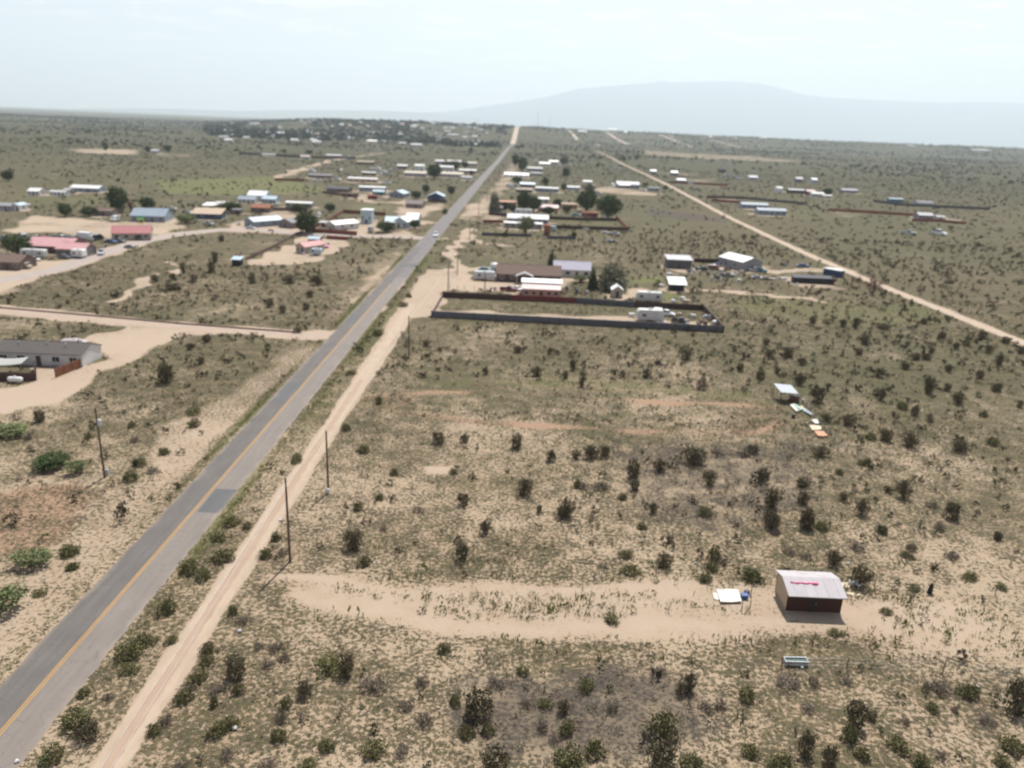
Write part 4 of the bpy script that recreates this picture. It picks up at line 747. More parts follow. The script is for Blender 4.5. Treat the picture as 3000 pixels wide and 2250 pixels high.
SHR = {'g': [(leafy_mesh('foliage', 950, 'dome', .08, L_GREEN, 10 + i, 1, 1), stem_mesh('stem', 10 + i, 5, .6, .6)) for i in range(5)],
       'o': [(leafy_mesh('foliage', 950, 'vase', .075, L_OLIVE, 30 + i, 1, 1), stem_mesh('stem', 30 + i, 9, .7, .85)) for i in range(6)],
       'd': [(leafy_mesh('foliage', 800, 'dome', .055, L_DEAD, 60 + i, 1, .8), stem_mesh('stem', 60 + i, 14, .95, .8, .022, L_DEAD and pm('dead_stem', (.2, .17, .15), .95))) for i in range(4)]}
def shrub(p, wd, ht, k, label, group=None):
    o = empty('shrub', p, random.uniform(0, 6.28)); tag(o, label, 'shrub', group); f, s = random.choice(SHR[k]); o.scale = (wd / 2, wd / 2, ht)
    for nm, me in (('foliage', f), ('stem', s)): c = bpy.data.objects.new(nm, me); C.objects.link(c); c.parent = o
    return o
def trunk_mesh(seed, h=1.0, r=.06, limbs=6, mat=BARK):
    rd = random.Random(seed); mb = MB(); top = Vector((rd.uniform(-.05, .05), rd.uniform(-.05, .05), h * .75))
    mb.tube([(0, 0, -.02), (.01, 0, h * .2), tuple(top * .6), tuple(top)], [r * 1.3, r, r * .7, r * .25], 8, False)
    for k in range(limbs):
        a = k * 2.4 + rd.uniform(-.4, .4); z0 = h * rd.uniform(.22, .5); L = rd.uniform(.3, .45)
        mb.tube([(top.x * z0, top.y * z0, z0), (L * .5 * math.cos(a), L * .5 * math.sin(a), z0 + .14), (L * math.cos(a), L * math.sin(a), z0 + .32)], [r * .5, r * .35, r * .12], 6, False)
    return mb.mesh('trunk', mat)
TREES = {'round': [(leafy_mesh('crown', 1700, 'ball', .048, L_TREE, 100 + i, .5, .82, .16), trunk_mesh(i)) for i in range(4)],
         'cone': [(leafy_mesh('crown', 1500, 'cone', .042, L_CONE, 120 + i, .5, .97, .03), trunk_mesh(20 + i, 1, .05, 3)) for i in range(2)],
         'lite': [(leafy_mesh('crown', 1300, 'ball', .045, L_LITE, 140 + i, .5, .8, .2), trunk_mesh(30 + i)) for i in range(2)],
         'grey': [(leafy_mesh('crown', 2200, 'dome', .045, L_GREY, 150 + i, .5, .95, .05), trunk_mesh(40 + i, .9, .05, 8)) for i in range(1)],
         'red': [(leafy_mesh('crown', 500, 'ball', .05, L_RED, 160, .5, .85, .12), trunk_mesh(50))],
         'far': [(leafy_mesh('crown', 130, 'ball', .13, L_FAR, 170 + i, .5, .9, .1), trunk_mesh(60 + i, .8, .05, 3)) for i in range(3)]}
def tree(label, cx, by, wpx, hpx, kind='round', cat='tree', group=None, name=None, p=None, wm__=None, hm__=None):
    if p is None: p = gp(cx, by)
    m = mpp(p); wd = wm__ or wpx * m; ht = hm__ or hpx * m
    o = empty(name or {'cone': 'juniper_tree'}.get(kind, 'tree'), p, random.uniform(0, 6.28)); o.scale = (wd, wd, ht); tag(o, label, cat, group)
    cr, tk = random.choice(TREES[kind])
    for nm, me in (('trunk', tk), ('crown', cr)): c = bpy.data.objects.new(nm, me); C.objects.link(c); c.parent = o
    return o

# ------------------------------------------------------------------ walls, fences, poles
def wall_run(label, cat, pts, h, th, cols, name='boundary_wall', cap=None, post=None, group=None, gw=None):
    """pts in photo pixels (foot of the wall), cols: one colour per segment"""
    P = G(*pts); o = empty(name, P[0]); tag(o, label, cat, group); b = P[0]
    for i in range(len(P) - 1):
        c = cols[min(i, len(cols) - 1)]; a, d = P[i] - b, P[i + 1] - b; L = (d - a).length; u = (d - a).normalized(); n = Vector((-u.y, u.x, 0)) * th / 2
        mb = MB(); q = [a - n, d - n, d + n, a + n]; mb.poly([(v.x, v.y, -.15) for v in q] + [(v.x, v.y, h) for v in q], (0, 3, 2, 1), (4, 5, 6, 7), (0, 1, 5, 4), (1, 2, 6, 5), (2, 3, 7, 6), (3, 0, 4, 7)); mb.obj('panel', wm(c), o)
        k = max(1, int(L / (post or 3.0)))
        for j in range(k + (1 if i == len(P) - 2 else 0)):
            if j * (L / k) > L: break
            q = a + u * (L * j / k) ; t2 = th / 2 + .06
            if L / k > 1.2: MB().box(q.x - t2, q.x + t2, q.y - t2, q.y + t2, -.1, h + .08).obj('post', pm('fence_post_' + c, tuple(.8 * v for v in COL[c]), .9), o)
    return o
def wire_fence(label, pts, h=1.25, step=3.0, wires=3, name='wire_fence', mat=None):
    P = G(*pts); o = empty(name, P[0]); tag(o, label, 'fence'); b = P[0]; rd = random.Random(len(label)); wb = MB()
    for i in range(len(P) - 1):
        a, d = P[i] - b, P[i + 1] - b; k = max(1, round((d - a).length / step))
        for j in range(k + (i == len(P) - 2)):
            q = a.lerp(d, j / k); le = rd.uniform(-.08, .08); MB().tube([(q.x, q.y, -.2), (q.x + le, q.y + rd.uniform(-.06, .06), h * rd.uniform(.92, 1.12))], [.055, .045], 6).obj('post', mat or WOOD, o)
        for wz in range(wires): z = h * (wz + 1) / (wires + .4); wb.tube([(a.x, a.y, z), (d.x, d.y, z)], .007, 4)
    wb.obj('wire', STEEL, o); return o
def pole(label, cx, by, h=10.8, arms=1, transf=False, lean=0, p=None):
    p = p or gp(cx, by); o = empty('utility_pole', p); tag(o, label, 'utility pole', None)
    MB().tube([(0, 0, -.3), (lean * .5, 0, h * .5), (lean, 0, h)], [.17, .14, .11], 10).obj('pole', WOOD, o)
    if arms: 
        a = MB().box(lean - 1.1, lean + 1.1, -.06, .06, h - .75, h - .62).obj('cross_arm', WOOD, o)
        for x in (-1.0, -.35, 1.0): MB().tube([(lean + x, 0, h - .62), (lean + x, 0, h - .42)], [.04, .06], 8).obj('insulator', pm('porcelain', (.35, .3, .27), .3), a)
    else: MB().tube([(lean, 0, h), (lean, 0, h + .22)], [.05, .06], 8).obj('insulator', pm('porcelain', (.35, .3, .27), .3), o)
    if transf: MB().tube([(lean + .38, -.1, h - 2.6), (lean + .38, -.1, h - 2.5), (lean + .38, -.1, h - 1.7), (lean + .38, -.1, h - 1.6)], [.2, .26, .26, .12], 12).obj('transformer', pm('transformer_grey', (.55, .57, .58), .35), o)
    return p + Vector((lean, 0, h - .45))
def wire(label, a, b, sag=.9, dx=0.0):
    pts = []; a = a + Vector((dx, 0, 0)); b = b + Vector((dx, 0, 0))
    for i in range(15): t_ = i / 14; q = a.lerp(b, t_); pts.append((q.x - a.x, q.y - a.y, q.z - a.z - sag * 4 * t_ * (1 - t_)))
    o = MB().tube(pts, .018, 4).obj('power_line', pm('aluminium_wire', (.55, .55, .55), .4, metal=.5)); o.location = a; return tag(o, label, 'power line')
def tank(label, cx, by, L=2.6, r=.5, rot=0, n=1, cat='tank', col='white'):
    p = gp(cx, by); o = empty('propane_tank', p, R_(rot)); tag(o, label, cat)
    prof = [(-L / 2, .02), (-L / 2 + .08, r * .55), (-L / 2 + .22, r * .87), (-L / 2 + .42, r), (L / 2 - .42, r), (L / 2 - .22, r * .87), (L / 2 - .08, r * .55), (L / 2, .02)]
    MB().tube([(x, 0, r + .25) for x, _ in prof], [q for _, q in prof], 16).obj('vessel', pm('tank_' + col, COL[col], .4, .05), o, smooth=True)
    MB().tube([(0, 0, 2 * r + .22), (0, 0, 2 * r + .45)], .16, 10).obj('valve_dome', pm('tank_' + col, COL[col], .4), o)
    for x in (-L * .27, L * .27): MB().box(x - .1, x + .1, -r * .7, r * .7, -.05, .35).obj('leg', STEEL, o)
    return o
# ------------------------------------------------------------------ houses and sheds
for q in HOUSES:
    kw = dict(q[11]); kw['bare'] = False; house(*q[:11], **kw)
# long white house at the left edge
o = house('white walled ranch house with grey shingle roof beside the pale yard at the left edge', 'house', 120, 1073, 100, 7.6, 2.6, 'gx', 1.4, 'offwhite', 'shingle', rot=0, Wm=17.8, nw=4, bare=False, vents=0, ov=.3, side=0)
o.location = (-97.2, 149.9, 0)
for x, y in ((-5.2, 2.6), (.5, 2.9), (4.6, 2.4)): MB().tube([(x, y, 3.6), (x, y, 4.15), (x, y, 4.2)], [.12, .12, .2], 8).obj('vent_pipe', STEEL, o)
o = tag(empty('wooden_gate', (-88.7, 149.7, 0), R_(-98)), 'orange brown board fence standing at the corner of the white ranch house', 'fence')
MB().box(0, 7.0, -.05, .05, 0, 1.8).obj('board_panel', pm('orange_boards', (.24, .085, .04), .85, .25, 1.2, stretch=(8, 1, .3)), o)
for x in (0.0, 2.3, 4.6, 7.0): MB().box(x - .07, x + .07, -.12, .12, -.1, 1.95).obj('post', WOOD, o)
MB().box(0, 7, .05, .09, .5, .6).box(0, 7, .05, .09, 1.4, 1.5).obj('rail', WOOD, o)
wall_run('dark red board fence round the patio of the white ranch house', 'fence', [(-120, 1118), (50, 1116), (106, 1115), (104, 1082)], 1.6, .1, ['dkbrown'], name='board_fence', post=2.4)
o = tag(empty('patio_canopy', gp(20, 1092), R_(8)), 'pale fabric sun canopy over the patio of the white ranch house', 'canopy')
mb = MB(); V = []
for i in range(9):
    for j in range(7): x, y = -3.6 + 7.2 * i / 8, -1.6 + 3.4 * j / 6; V.append((x, y, 2.5 - .35 * math.sin(math.pi * i / 8) + .12 * y))
mb.poly(V, *[(i * 7 + j, (i + 1) * 7 + j, (i + 1) * 7 + j + 1, i * 7 + j + 1) for i in range(8) for j in range(6)]); c_ = mb.obj('fabric', pm('canvas', (.36, .37, .34), .9, .1), o, smooth=True); s_ = c_.modifiers.new('s', 'SOLIDIFY'); s_.thickness = .03
for x in (-3.5, 3.5):
    for y in (-1.5, 1.7): MB().tube([(x, y, -.1), (x, y, 2.5)], .05, 8).obj('post', STEEL, o)
tank('white propane tank with two domes beside the dark red fence', 46, 1122, 2.9, .5)
mb = MB(); V = []
for i in range(14):
    for j in range(8): a, b = i / 13 * 2 - 1, j / 7 * 2 - 1; V.append((a * 2.9, b * 1.3, max(0, .9 * (1 - a * a) ** .6 * (1 - b * b) ** .5 * (1 + .25 * math.sin(7 * a) * math.cos(4 * b)))))
mb.poly(V, *[(i * 8 + j, (i + 1) * 8 + j, (i + 1) * 8 + j + 1, i * 8 + j + 1) for i in range(13) for j in range(7)]); o = mb.obj('tarpaulin', pm('pale_tarp', (.42, .37, .38), .7, .12), smooth=True); o.location = gp(212, 1003); o.rotation_euler = (0, 0, .15); tag(o, 'pale pinkish tarpaulin heaped behind the white ranch house roof', 'tarpaulin')

# the brick shed with the big flat roof, nearest building
o = tag(empty('field_shed', (34.15, 75.05, 0)), 'near red brown shed with pale grey roof panels and tan plywood side wall', 'shed')
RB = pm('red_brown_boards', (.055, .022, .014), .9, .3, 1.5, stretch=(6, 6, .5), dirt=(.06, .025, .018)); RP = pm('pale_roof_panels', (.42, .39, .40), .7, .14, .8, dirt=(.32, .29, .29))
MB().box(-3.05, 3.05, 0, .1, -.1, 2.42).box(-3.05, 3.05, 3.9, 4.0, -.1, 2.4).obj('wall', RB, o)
MB().extr([(.1, -.1), (3.9, -.1), (3.9, 2.48), (2.3, 2.93), (.1, 2.42)], -3.05, -2.93, 'x').obj('side_wall', PLY, o)
MB().extr([(.1, -.1), (3.9, -.1), (3.9, 2.48), (2.3, 2.93), (.1, 2.42)], 2.93, 3.05, 'x').obj('side_wall', PLY, o)
d_ = MB().box(-.75, .25, -.05, .0, 0, 2.0).obj('door', pm('dark_doorway', (.03, .02, .018), .8), o); MB().box(.12, .2, -.1, -.05, .95, 1.05).obj('handle', STEEL, d_)
MB().extr([(-.85, 2.30), (1.95, 3.06), (4.15, 2.50), (4.15, 2.60), (1.95, 3.17), (-.85, 2.40)], -3.3, 3.15, 'x').obj('roof', RP, o)
for k in range(5): x = -2.4 + k * 1.2; MB().extr([(-.86, 2.405), (1.95, 3.175), (1.95, 3.2), (-.86, 2.43)], x - .02, x + .02, 'x').obj('roof_seam', pm('roof_seam_grey', (.40, .38, .39), .6), o)
mb = MB(); pts = [(-2.6 + .2 * k, 1.05 + .06 * math.sin(k * 1.3), 2.98 + .03 * math.sin(k * 2.1)) for k in range(16)]; mb.tube(pts, [.11 + .035 * math.sin(k * 1.7) ** 2 + (.09 if k > 12 else 0) for k in range(16)], 8)
t_ = mb.obj('rolled_sheet', pm('pink_plastic', (.65, .12, .28), .5, .15), None, smooth=True); t_.location = (34.15, 75.05, -.07); tag(t_, 'crumpled bright pink plastic roll lying on the near shed roof', 'plastic sheet')
def block(name, label, cat, cx, by, parts, rot=0, group=None, p=None, z=0):
    """parts: (part name, material, list of boxes)"""
    o = empty(name, p or gp(cx, by), R_(rot)); o.location.z += z; tag(o, label, cat, group)
    for nm, m_, bs in parts:
        mb = MB()
        for b in bs: mb.box(*b)
        mb.obj(nm, m_, o, bevel=.01)
    return o
PW = pm('white_board', (.62, .60, .54), .8, .08); PLB = pm('blue_plastic', (.04, .09, .25), .4); CARD = pm('cream_board', (.60, .50, .36), .85, .12); ORB = pm('pink_orange_foam', (.55, .30, .19), .9, .15); GRB = pm('pale_green_sheet', (.32, .50, .42), .5, .12); BLK = pm('black_plastic', (.02, .02, .02), .5)
def sheet(name, label, cat, pix, m_, th=.06, z=.12, wav=.04, group=None):
    P = [gp(*q) for q in pix]; b = P[0]; V = []; n = 8
    for i in range(n + 1):
        for j in range(n + 1):
            u, v = i / n, j / n; q = P[0] * (1 - u) * (1 - v) + P[1] * u * (1 - v) + P[2] * u * v + P[3] * (1 - u) * v - b; V.append((q.x, q.y, z + wav * math.sin(5 * u + 2) * math.cos(4 * v)))
    o = MB().poly(V, *[(i * (n + 1) + j, (i + 1) * (n + 1) + j, (i + 1) * (n + 1) + j + 1, i * (n + 1) + j + 1) for i in range(n) for j in range(n)]).obj(name, m_); o.location = b
    s = o.modifiers.new('s', 'SOLIDIFY'); s.thickness = th; s.offset = -1; return tag(o, label, cat, group)
sheet('plywood_sheet', 'large cream white board lying flat left of the near shed', 'board', [(2110, 1770), (2172, 1768), (2162, 1733), (2098, 1731)], PW, .08, .3, .05)
sheet('plywood_sheet', 'small torn white board at the left end of the large cream board', 'board', [(2092, 1757), (2108, 1760), (2102, 1740), (2088, 1738)], PW, .05, .12)
block('plastic_barrel', 'dark blue plastic tub beside the cream board', 'tub', 2180, 1752, [('tub', PLB, [(-.35, .35, -.3, .3, 0, .45)]), ('rim', PLB, [(-.4, .4, -.35, .35, .45, .5)])])
block('plastic_crate', 'dark blue crate tilted behind the blue tub', 'crate', 2187, 1742, [('crate', PLB, [(-.25, .25, -.2, .2, 0, .5)]), ('lid', BLK, [(-.27, .27, -.22, .22, .5, .55)])], 25)
for x, y, l in ((2196, 1785, 'weathered post right of the blue tub, nearer one'), (2199, 1745, 'weathered post right of the blue tub, farther one'), (2172, 1788, 'short weathered post below the cream board')):
    t_ = MB().tube([(0, 0, -.2), (.03, 0, 1.15)], [.06, .045], 7).obj('fence_post', WOOD); t_.location = gp(x, y); tag(t_, l, 'post')
o = tag(empty('garden_chair', gp(2514, 1722), R_(30)), 'white plastic garden chair behind the near shed', 'chair'); WP = pm('white_plastic', (.75, .76, .76), .4, .05)
MB().box(-.3, .3, -.28, .28, .42, .48).obj('seat', WP, o); MB().box(-.3, .3, .24, .3, .48, .95).obj('backrest', WP, o)
for x in (-.26, .26):
    for y in (-.24, .24): MB().box(x - .03, x + .03, y - .03, y + .03, 0, .42).obj('leg', WP, o)
block('storage_box', 'round white bucket pile by the shrub behind the near shed', 'bucket', 2494, 1712, [('bucket', WP, [(-.25, .25, -.25, .25, 0, .42)]), ('lid', WP, [(-.28, .28, -.28, .28, .42, .48)])])
sheet('cardboard_sheet', 'pale board lying between the near shed and the white chair', 'board', [(2462, 1722), (2490, 1722), (2488, 1708), (2462, 1708)], CARD, .04, .08)
sheet('cardboard_sheet', 'narrow pale plank lying right of the near shed', 'plank', [(2480, 1742), (2520, 1748), (2522, 1742), (2482, 1736)], CARD, .05, .08)
o = tag(empty('water_trough', gp(2330, 1945), R_(2)), 'grey galvanised stock trough on the grass below the near shed', 'trough')
MB().box(-1.15, 1.15, -.35, .35, 0, .08).box(-1.15, 1.15, -.35, -.31, .08, .55).box(-1.15, 1.15, .31, .35, .08, .55).box(-1.15, -1.1, -.31, .31, .08, .55).box(1.1, 1.15, -.31, .31, .08, .55).obj('basin', STEEL, o); MB().box(-1.08, 1.08, -.3, .3, .4, .42).obj('water', pm('trough_water', (.10, .14, .12), .05), o); MB().box(-1.2, 1.2, -.4, -.35, .5, .57).box(-1.2, 1.2, .35, .4, .5, .57).obj('rim', STEEL, o)
t_ = MB().tube([(0, 0, -.1), (.05, 0, .7), (.1, .03, 1.5)], [.24, .2, .12], 8).tube([(.03, 0, .9), (-.25, .1, 1.45)], [.08, .04], 6).obj('tree_stump', pm('charred_wood', (.03, .022, .018), .95, .3, 4)); t_.location = gp(2722, 1738); t_.scale = (1.3, 1.3, .85); tag(t_, 'dark upright snag standing by the fence line right of the near shed', 'stump')

# sloping canopy and the row of salvaged boards
o = tag(empty('field_canopy', (53.9, 146.2, 0)), 'open lean-to with flat pale grey metal roof at the end of the red track', 'canopy')
RF = pm('pale_metal_sheet', (.29, .32, .35), .4, .06, .8, metal=.2)
P = [gp(2266, 1124, 2.6), gp(2318, 1129, 2.6), gp(2340, 1155, 2.1), gp(2288, 1150, 2.1)]; b = Vector((53.9, 146.2, 0))
mb = MB().poly([tuple(p - b) for p in P] + [tuple(p - b + Vector((0, 0, .08))) for p in P], (3, 2, 1, 0), (4, 5, 6, 7), (0, 1, 5, 4), (1, 2, 6, 5), (2, 3, 7, 6), (3, 0, 4, 7)); mb.obj('roof', RF, o)
for p in P: q = p.lerp(sum(P, Vector()) / 4, .08) - b; MB().tube([(q.x, q.y, -.2), (q.x, q.y, q.z)], .07, 8).obj('post', WOOD, o)
block('hay_stack', 'stacked rusty bin and planks under the pale metal lean-to', 'bin', 2325, 1178, [('bin', pm('rusty_bin', (.12, .05, .03), .9), [(-.7, .9, -.4, .5, 0, 1.3)]), ('lid', BLK, [(-.75, .95, -.45, .55, 1.3, 1.36)])])
block('work_table', 'plywood topped table under the pale metal lean-to', 'table', 2302, 1176, [('tabletop', CARD, [(-1.1, .7, -.4, .4, .8, .88)]), ('leg', WOOD, [(-1.0, -.9, -.35, -.25, 0, .8)]), ('leg', WOOD, [(.5, .6, -.35, -.25, 0, .8)]), ('leg', WOOD, [(.5, .6, .25, .35, 0, .8)]), ('leg', WOOD, [(-1.0, -.9, .25, .35, 0, .8)])])
t_ = MB().tube([(0, 0, 0), (0, 0, .05), (0, 0, .8), (0, 0, .85)], [.25, .3, .3, .2], 12).obj('barrel', pm('grey_barrel', (.35, .37, .38), .4)); t_.location = gp(2352, 1181); tag(t_, 'grey barrel right of the pale metal lean-to', 'barrel')
t_ = MB().tube([(0, 0, 0), (0, 0, .05), (0, 0, .8), (0, 0, .85)], [.25, .32, .32, .2], 12).obj('barrel', pm('blue_black_barrel', (.03, .035, .07), .4)); t_.location = gp(2324, 1224); tag(t_, 'dark blue barrel left of the salvaged sheets', 'barrel')
sheet('metal_sheet', 'white corrugated sheet, left in the row below the lean-to', 'sheet', [(2332, 1210), (2342, 1208), (2322, 1188), (2314, 1190)], PW, .1, .35)
sheet('metal_sheet', 'pale green corrugated sheet leaning between white ones', 'sheet', [(2344, 1206), (2351, 1203), (2330, 1188), (2322, 1188)], GRB, .1, .4)
sheet('metal_sheet', 'narrow silvery sheet right of the pale green one', 'sheet', [(2360, 1212), (2368, 1208), (2362, 1203), (2352, 1205)], RF, .08, .3)
sheet('metal_sheet', 'silvery twisted sheet pointing away from the lean-to', 'sheet', [(2374, 1221), (2380, 1218), (2364, 1203), (2356, 1207)], RF, .08, .35, .1)
sheet('timber', 'tan planks lying along the right of the silvery sheets', 'planks', [(2359, 1206), (2363, 1203), (2348, 1190), (2344, 1193)], CARD, .1, .2)
sheet('insulation_board', 'small white board above the cream one in the salvage row', 'board', [(2388, 1246), (2399, 1244), (2394, 1233), (2376, 1234)], PW, .12, .35)
sheet('insulation_board', 'cream folded board above the pink orange mattress', 'board', [(2378, 1266), (2406, 1264), (2404, 1254), (2370, 1251)], CARD, .3, .45)
sheet('mattress', 'pink orange foam mattress at the near end of the salvage row', 'mattress', [(2396, 1283), (2424, 1282), (2414, 1270), (2384, 1268)], ORB, .3, .42, .06)
t_ = MB().tube([(0, 0, 0), (0, 0, .1), (0, 0, .55), (0, 0, .7)], [.1, .2, .18, .06], 8).obj('water_jug', pm('pale_yellow_plastic', (.6, .62, .35), .5)); t_.location = gp(2362, 1246); tag(t_, 'small pale yellow jug standing left of the salvage row', 'jug')

# wire fences
wire_fence('row of thin fence posts running left of the lean-to', [(2110, 1157), (2258, 1160)], 1.5, 2.4)
wire_fence('row of thin fence posts below the salvage row', [(2272, 1312), (2480, 1322)], 1.5, 3.0)
wire_fence('slanting line of thin fence posts right of the salvage row', [(2360, 1195), (2400, 1240), (2445, 1290), (2482, 1322)], 1.5, 2.6)
wire_fence('wire fence along the dark grass strip below the near shed', [(2290, 1958), (2480, 1962), (2760, 1975), (3060, 1990)], 1.5, 9.5)
wire_fence('wire fence behind the near shed on the right', [(2560, 1728), (2730, 1738), (2915, 1744), (3060, 1850)], 1.3, 5.0)
wire_fence('white painted rail posts in front of the brown ranch house', [(1318, 846), (1360, 851), (1420, 854), (1492, 857)], 1.6, 3.2)
wire_fence('wire fence beside the junk yard', [(2130, 822), (2250, 824), (2330, 828)], 1.8, 7)
# the two long yard walls
wall_run('near grey block wall of the empty yard with darker piers', 'wall', [(1265, 929), (1700, 952), (2118, 974)], 1.75, .25, ['wallgrey', 'dkgrey'], post=5.6)
wall_run('dark red brown wall between the pink house and the empty yard, grey towards the right', 'wall', [(1298, 871), (1500, 880), (1690, 888), (1860, 900), (2059, 909)], 1.7, .25, ['dkbrown', 'maroon', 'dkgrey', 'dkbrown'], post=7)
wall_run('dark wall closing the right end of the empty yard', 'wall', [(2059, 909), (2118, 974)], 1.75, .25, ['dkbrown'], post=6)
wall_run('thin wire gate fence closing the left end of the empty yard', 'fence', [(1265, 929), (1298, 871)], 1.3, .06, ['taupe'], name='mesh_fence', post=4)
wall_run('dark brown wall along the garden with the big trees', 'wall', [(1433, 630), (1600, 642), (1700, 646), (1806, 648)], 1.8, .25, ['dkbrown'], post=12)
wall_run('rusty wall of the grassy yard beside the biggest tree', 'wall', [(1806, 640), (1840, 676), (1607, 668)], 1.7, .25, ['rust', 'dkbrown'], post=12)
wall_run('brown low wall left of the long grey house', 'wall', [(1416, 652), (1485, 654)], 1.6, .25, ['redbrown'], post=9)
wall_run('dark wire and brush fence below the long white roof, left part', 'fence', [(1413, 690), (1554, 694)], 1.5, .3, ['dkgrey'], name='brush_fence', post=9)
wall_run('dark wire and brush fence below the long white roof, right part', 'fence', [(1604, 700), (1685, 701)], 1.5, .3, ['dkgrey'], name='brush_fence', post=9)
wall_run('rusty red fence sweeping round the white gable roofed house', 'fence', [(902, 678), (960, 652), (1006, 624), (1070, 628), (1129, 632)], 1.9, .15, ['redbrown'], name='board_fence', post=8)
wall_run('rusty red fence in front of the white gable roofed house', 'fence', [(900, 680), (970, 684), (1045, 690)], 1.9, .15, ['redbrown'], name='board_fence', post=8)
wall_run('second rusty fence below the white gable roofed house', 'fence', [(958, 700), (1018, 704)], 1.6, .15, ['redbrown'], name='board_fence', post=8)
wall_run('dark slanting fence beside the bare sandy triangle', 'fence', [(722, 764), (800, 728), (868, 690), (890, 684)], 1.4, .12, ['brown'], name='board_fence', post=9)
wall_run('brown board fence behind the low rusty roof', 'fence', [(790, 618), (860, 617), (900, 622)], 1.9, .15, ['brown'], name='board_fence', post=9)
wall_run('brown wall at the dark low house', 'wall', [(946, 566), (1010, 574), (1045, 582)], 1.7, .2, ['brown'], post=9)
wall_run('brown low wall in front of the grey gabled house', 'wall', [(1262, 592), (1308, 594)], 1.6, .2, ['dkbrown'], post=9)
wall_run('rusty wall along the sandy side road near the far left sheds', 'wall', [(806, 482 + 48), (892, 531)], 2.0, .25, ['redbrown'], post=15)
wall_run('long grey wall at the edge of the far town', 'wall', [(700, 452), (900, 464), (1040, 466)], 3.2, .3, ['dkgrey', 'brown'], post=30)
wall_run('long dark green hedge like fence in the far right field', 'fence', [(2560, 592), (2634, 602), (2760, 609), (2898, 615)], 2.2, .4, ['dkgrey'], name='hedge_fence', post=30)
wall_run('rusty fence running right across the far right field', 'fence', [(2428, 618), (2540, 624), (2690, 634)], 2.0, .25, ['rust', 'rust'], name='board_fence', post=20)
wall_run('rusty fence in front of the low white house far right', 'fence', [(2672, 648), (2750, 650), (2828, 657)], 1.8, .25, ['redbrown'], name='board_fence', post=20)
wall_run('long dark wall behind the two blue grey mobile homes', 'wall', [(2070, 580), (2180, 583), (2360, 600)], 2.0, .25, ['dkbrown', 'dkgrey'], post=20)
wall_run('rusty wall left of the two blue grey mobile homes', 'wall', [(2085, 590), (2180, 596)], 1.8, .25, ['redbrown'], post=20)
wall_run('maroon wall in the yard beside the bend of the far dirt road', 'wall', [(1960, 536), (2130, 545)], 2.0, .25, ['redbrown'], post=20)
wall_run('brush fence beyond the open fronted grey shed', 'fence', [(2035, 768), (2120, 770)], 1.6, .4, ['dkbrown'], name='brush_fence', post=8)
wall_run('low dark embankment along the left side road', 'wall', [(0, 902), (300, 928), (520, 948), (860, 974)], .3, .5, ['brown'], name='earth_bank', post=400)

# pink house behind the long wall
o = house('pink walled house with pale pink front roof and white rear roof', 'house', 1585, 873, 109, 4.2, 2.7, 'shed', .8, 'terracotta', 'pinkroof', nw=4, door=1, side=1, bare=False, ov=.35)
hw = 109 * mpp(gp(1585, 873)) / 2
MB().box(-hw - .2, hw + .4, 4.25, 9.0, -.1, 3.9).obj('rear_wall', wm('pinkroof'), o); MB().extr([(3.9, 3.9), (6.5, 4.7), (9.4, 3.9), (9.4, 4.02), (6.5, 4.84), (3.9, 4.02)], -hw - .5, hw + .8, 'x').obj('rear_roof', rm('white'), o)
o = tag(empty('porch', gp(1536, 828)), 'white gabled porch on the front of the brown ranch house', 'porch'); gable_roof(2.8, -2.6, 0, 2.5, 1.2, .2, .12, 'y').obj('roof', rm('ltgrey'), o)
for x in (-2.5, 2.5): MB().box(x - .1, x + .1, -2.4, -2.2, -.1, 2.5).obj('post', FRAME, o)
# trailers, tanks
trailer('silver travel trailer parked left of the brown ranch house', 1418, 822, 62, 3.0, 2.6, col='silver')
trailer('white travel trailer behind the dark wall beside the green weeds', 1902, 886, 76, 3.1, 2.6, col='offwhite')
trailer('white travel trailer parked inside the empty walled yard', 1904, 943, 78, 3.3, 2.6, col='offwhite', stripe='ltgrey')
trailer('long cream motorhome in front of the long red roofed house', 95, 757, 70, 3.0, 2.5, col='offwhite', slope=False)
trailer('white boxy trailer at the right end of the red roofed wing', 226, 757, 35, 3.0, 3.0, col='white', slope=False)
trailer('long white motorhome behind the bushes of the walled garden', 1533, 629, 50, 3.2, 2.6, col='white', slope=False, rot=-6)
trailer('white trailer right of the fence below the long white roof', 1620, 678, 20, 2.6, 2.4, col='paleblue')
trailer('white travel trailer beside the pink red roofed house', 924, 749, 34, 2.6, 2.4, col='paleblue')
trailer('silver stock trailer standing left of the bright roofed complex', 1084, 682, 13, 2.9, 4, col='silver', slope=False)
for l, x, y, L, r in (('white round water tank left of the brown roofed ranch house', 1449, 795, 3.2, 1.45), ('small white tank in the weeds by the open slanting shed', 1937, 842, 2.0, .45), ('white tank lying in the near right corner of the yard', 2096, 953, 2.2, .6), ('white tank behind the second white travel trailer', 1972, 889, 1.6, .55), ('white tank standing in the scrub left of the junk yard', 1960, 808, 2.2, .5), ('white tank at the left end of the low dark barn', 2296, 822, 2.6, .5), ('white gas tank at the front corner of the garden tree', 1772, 642, 2.6, .8)): tank(l, x, y, L, r)
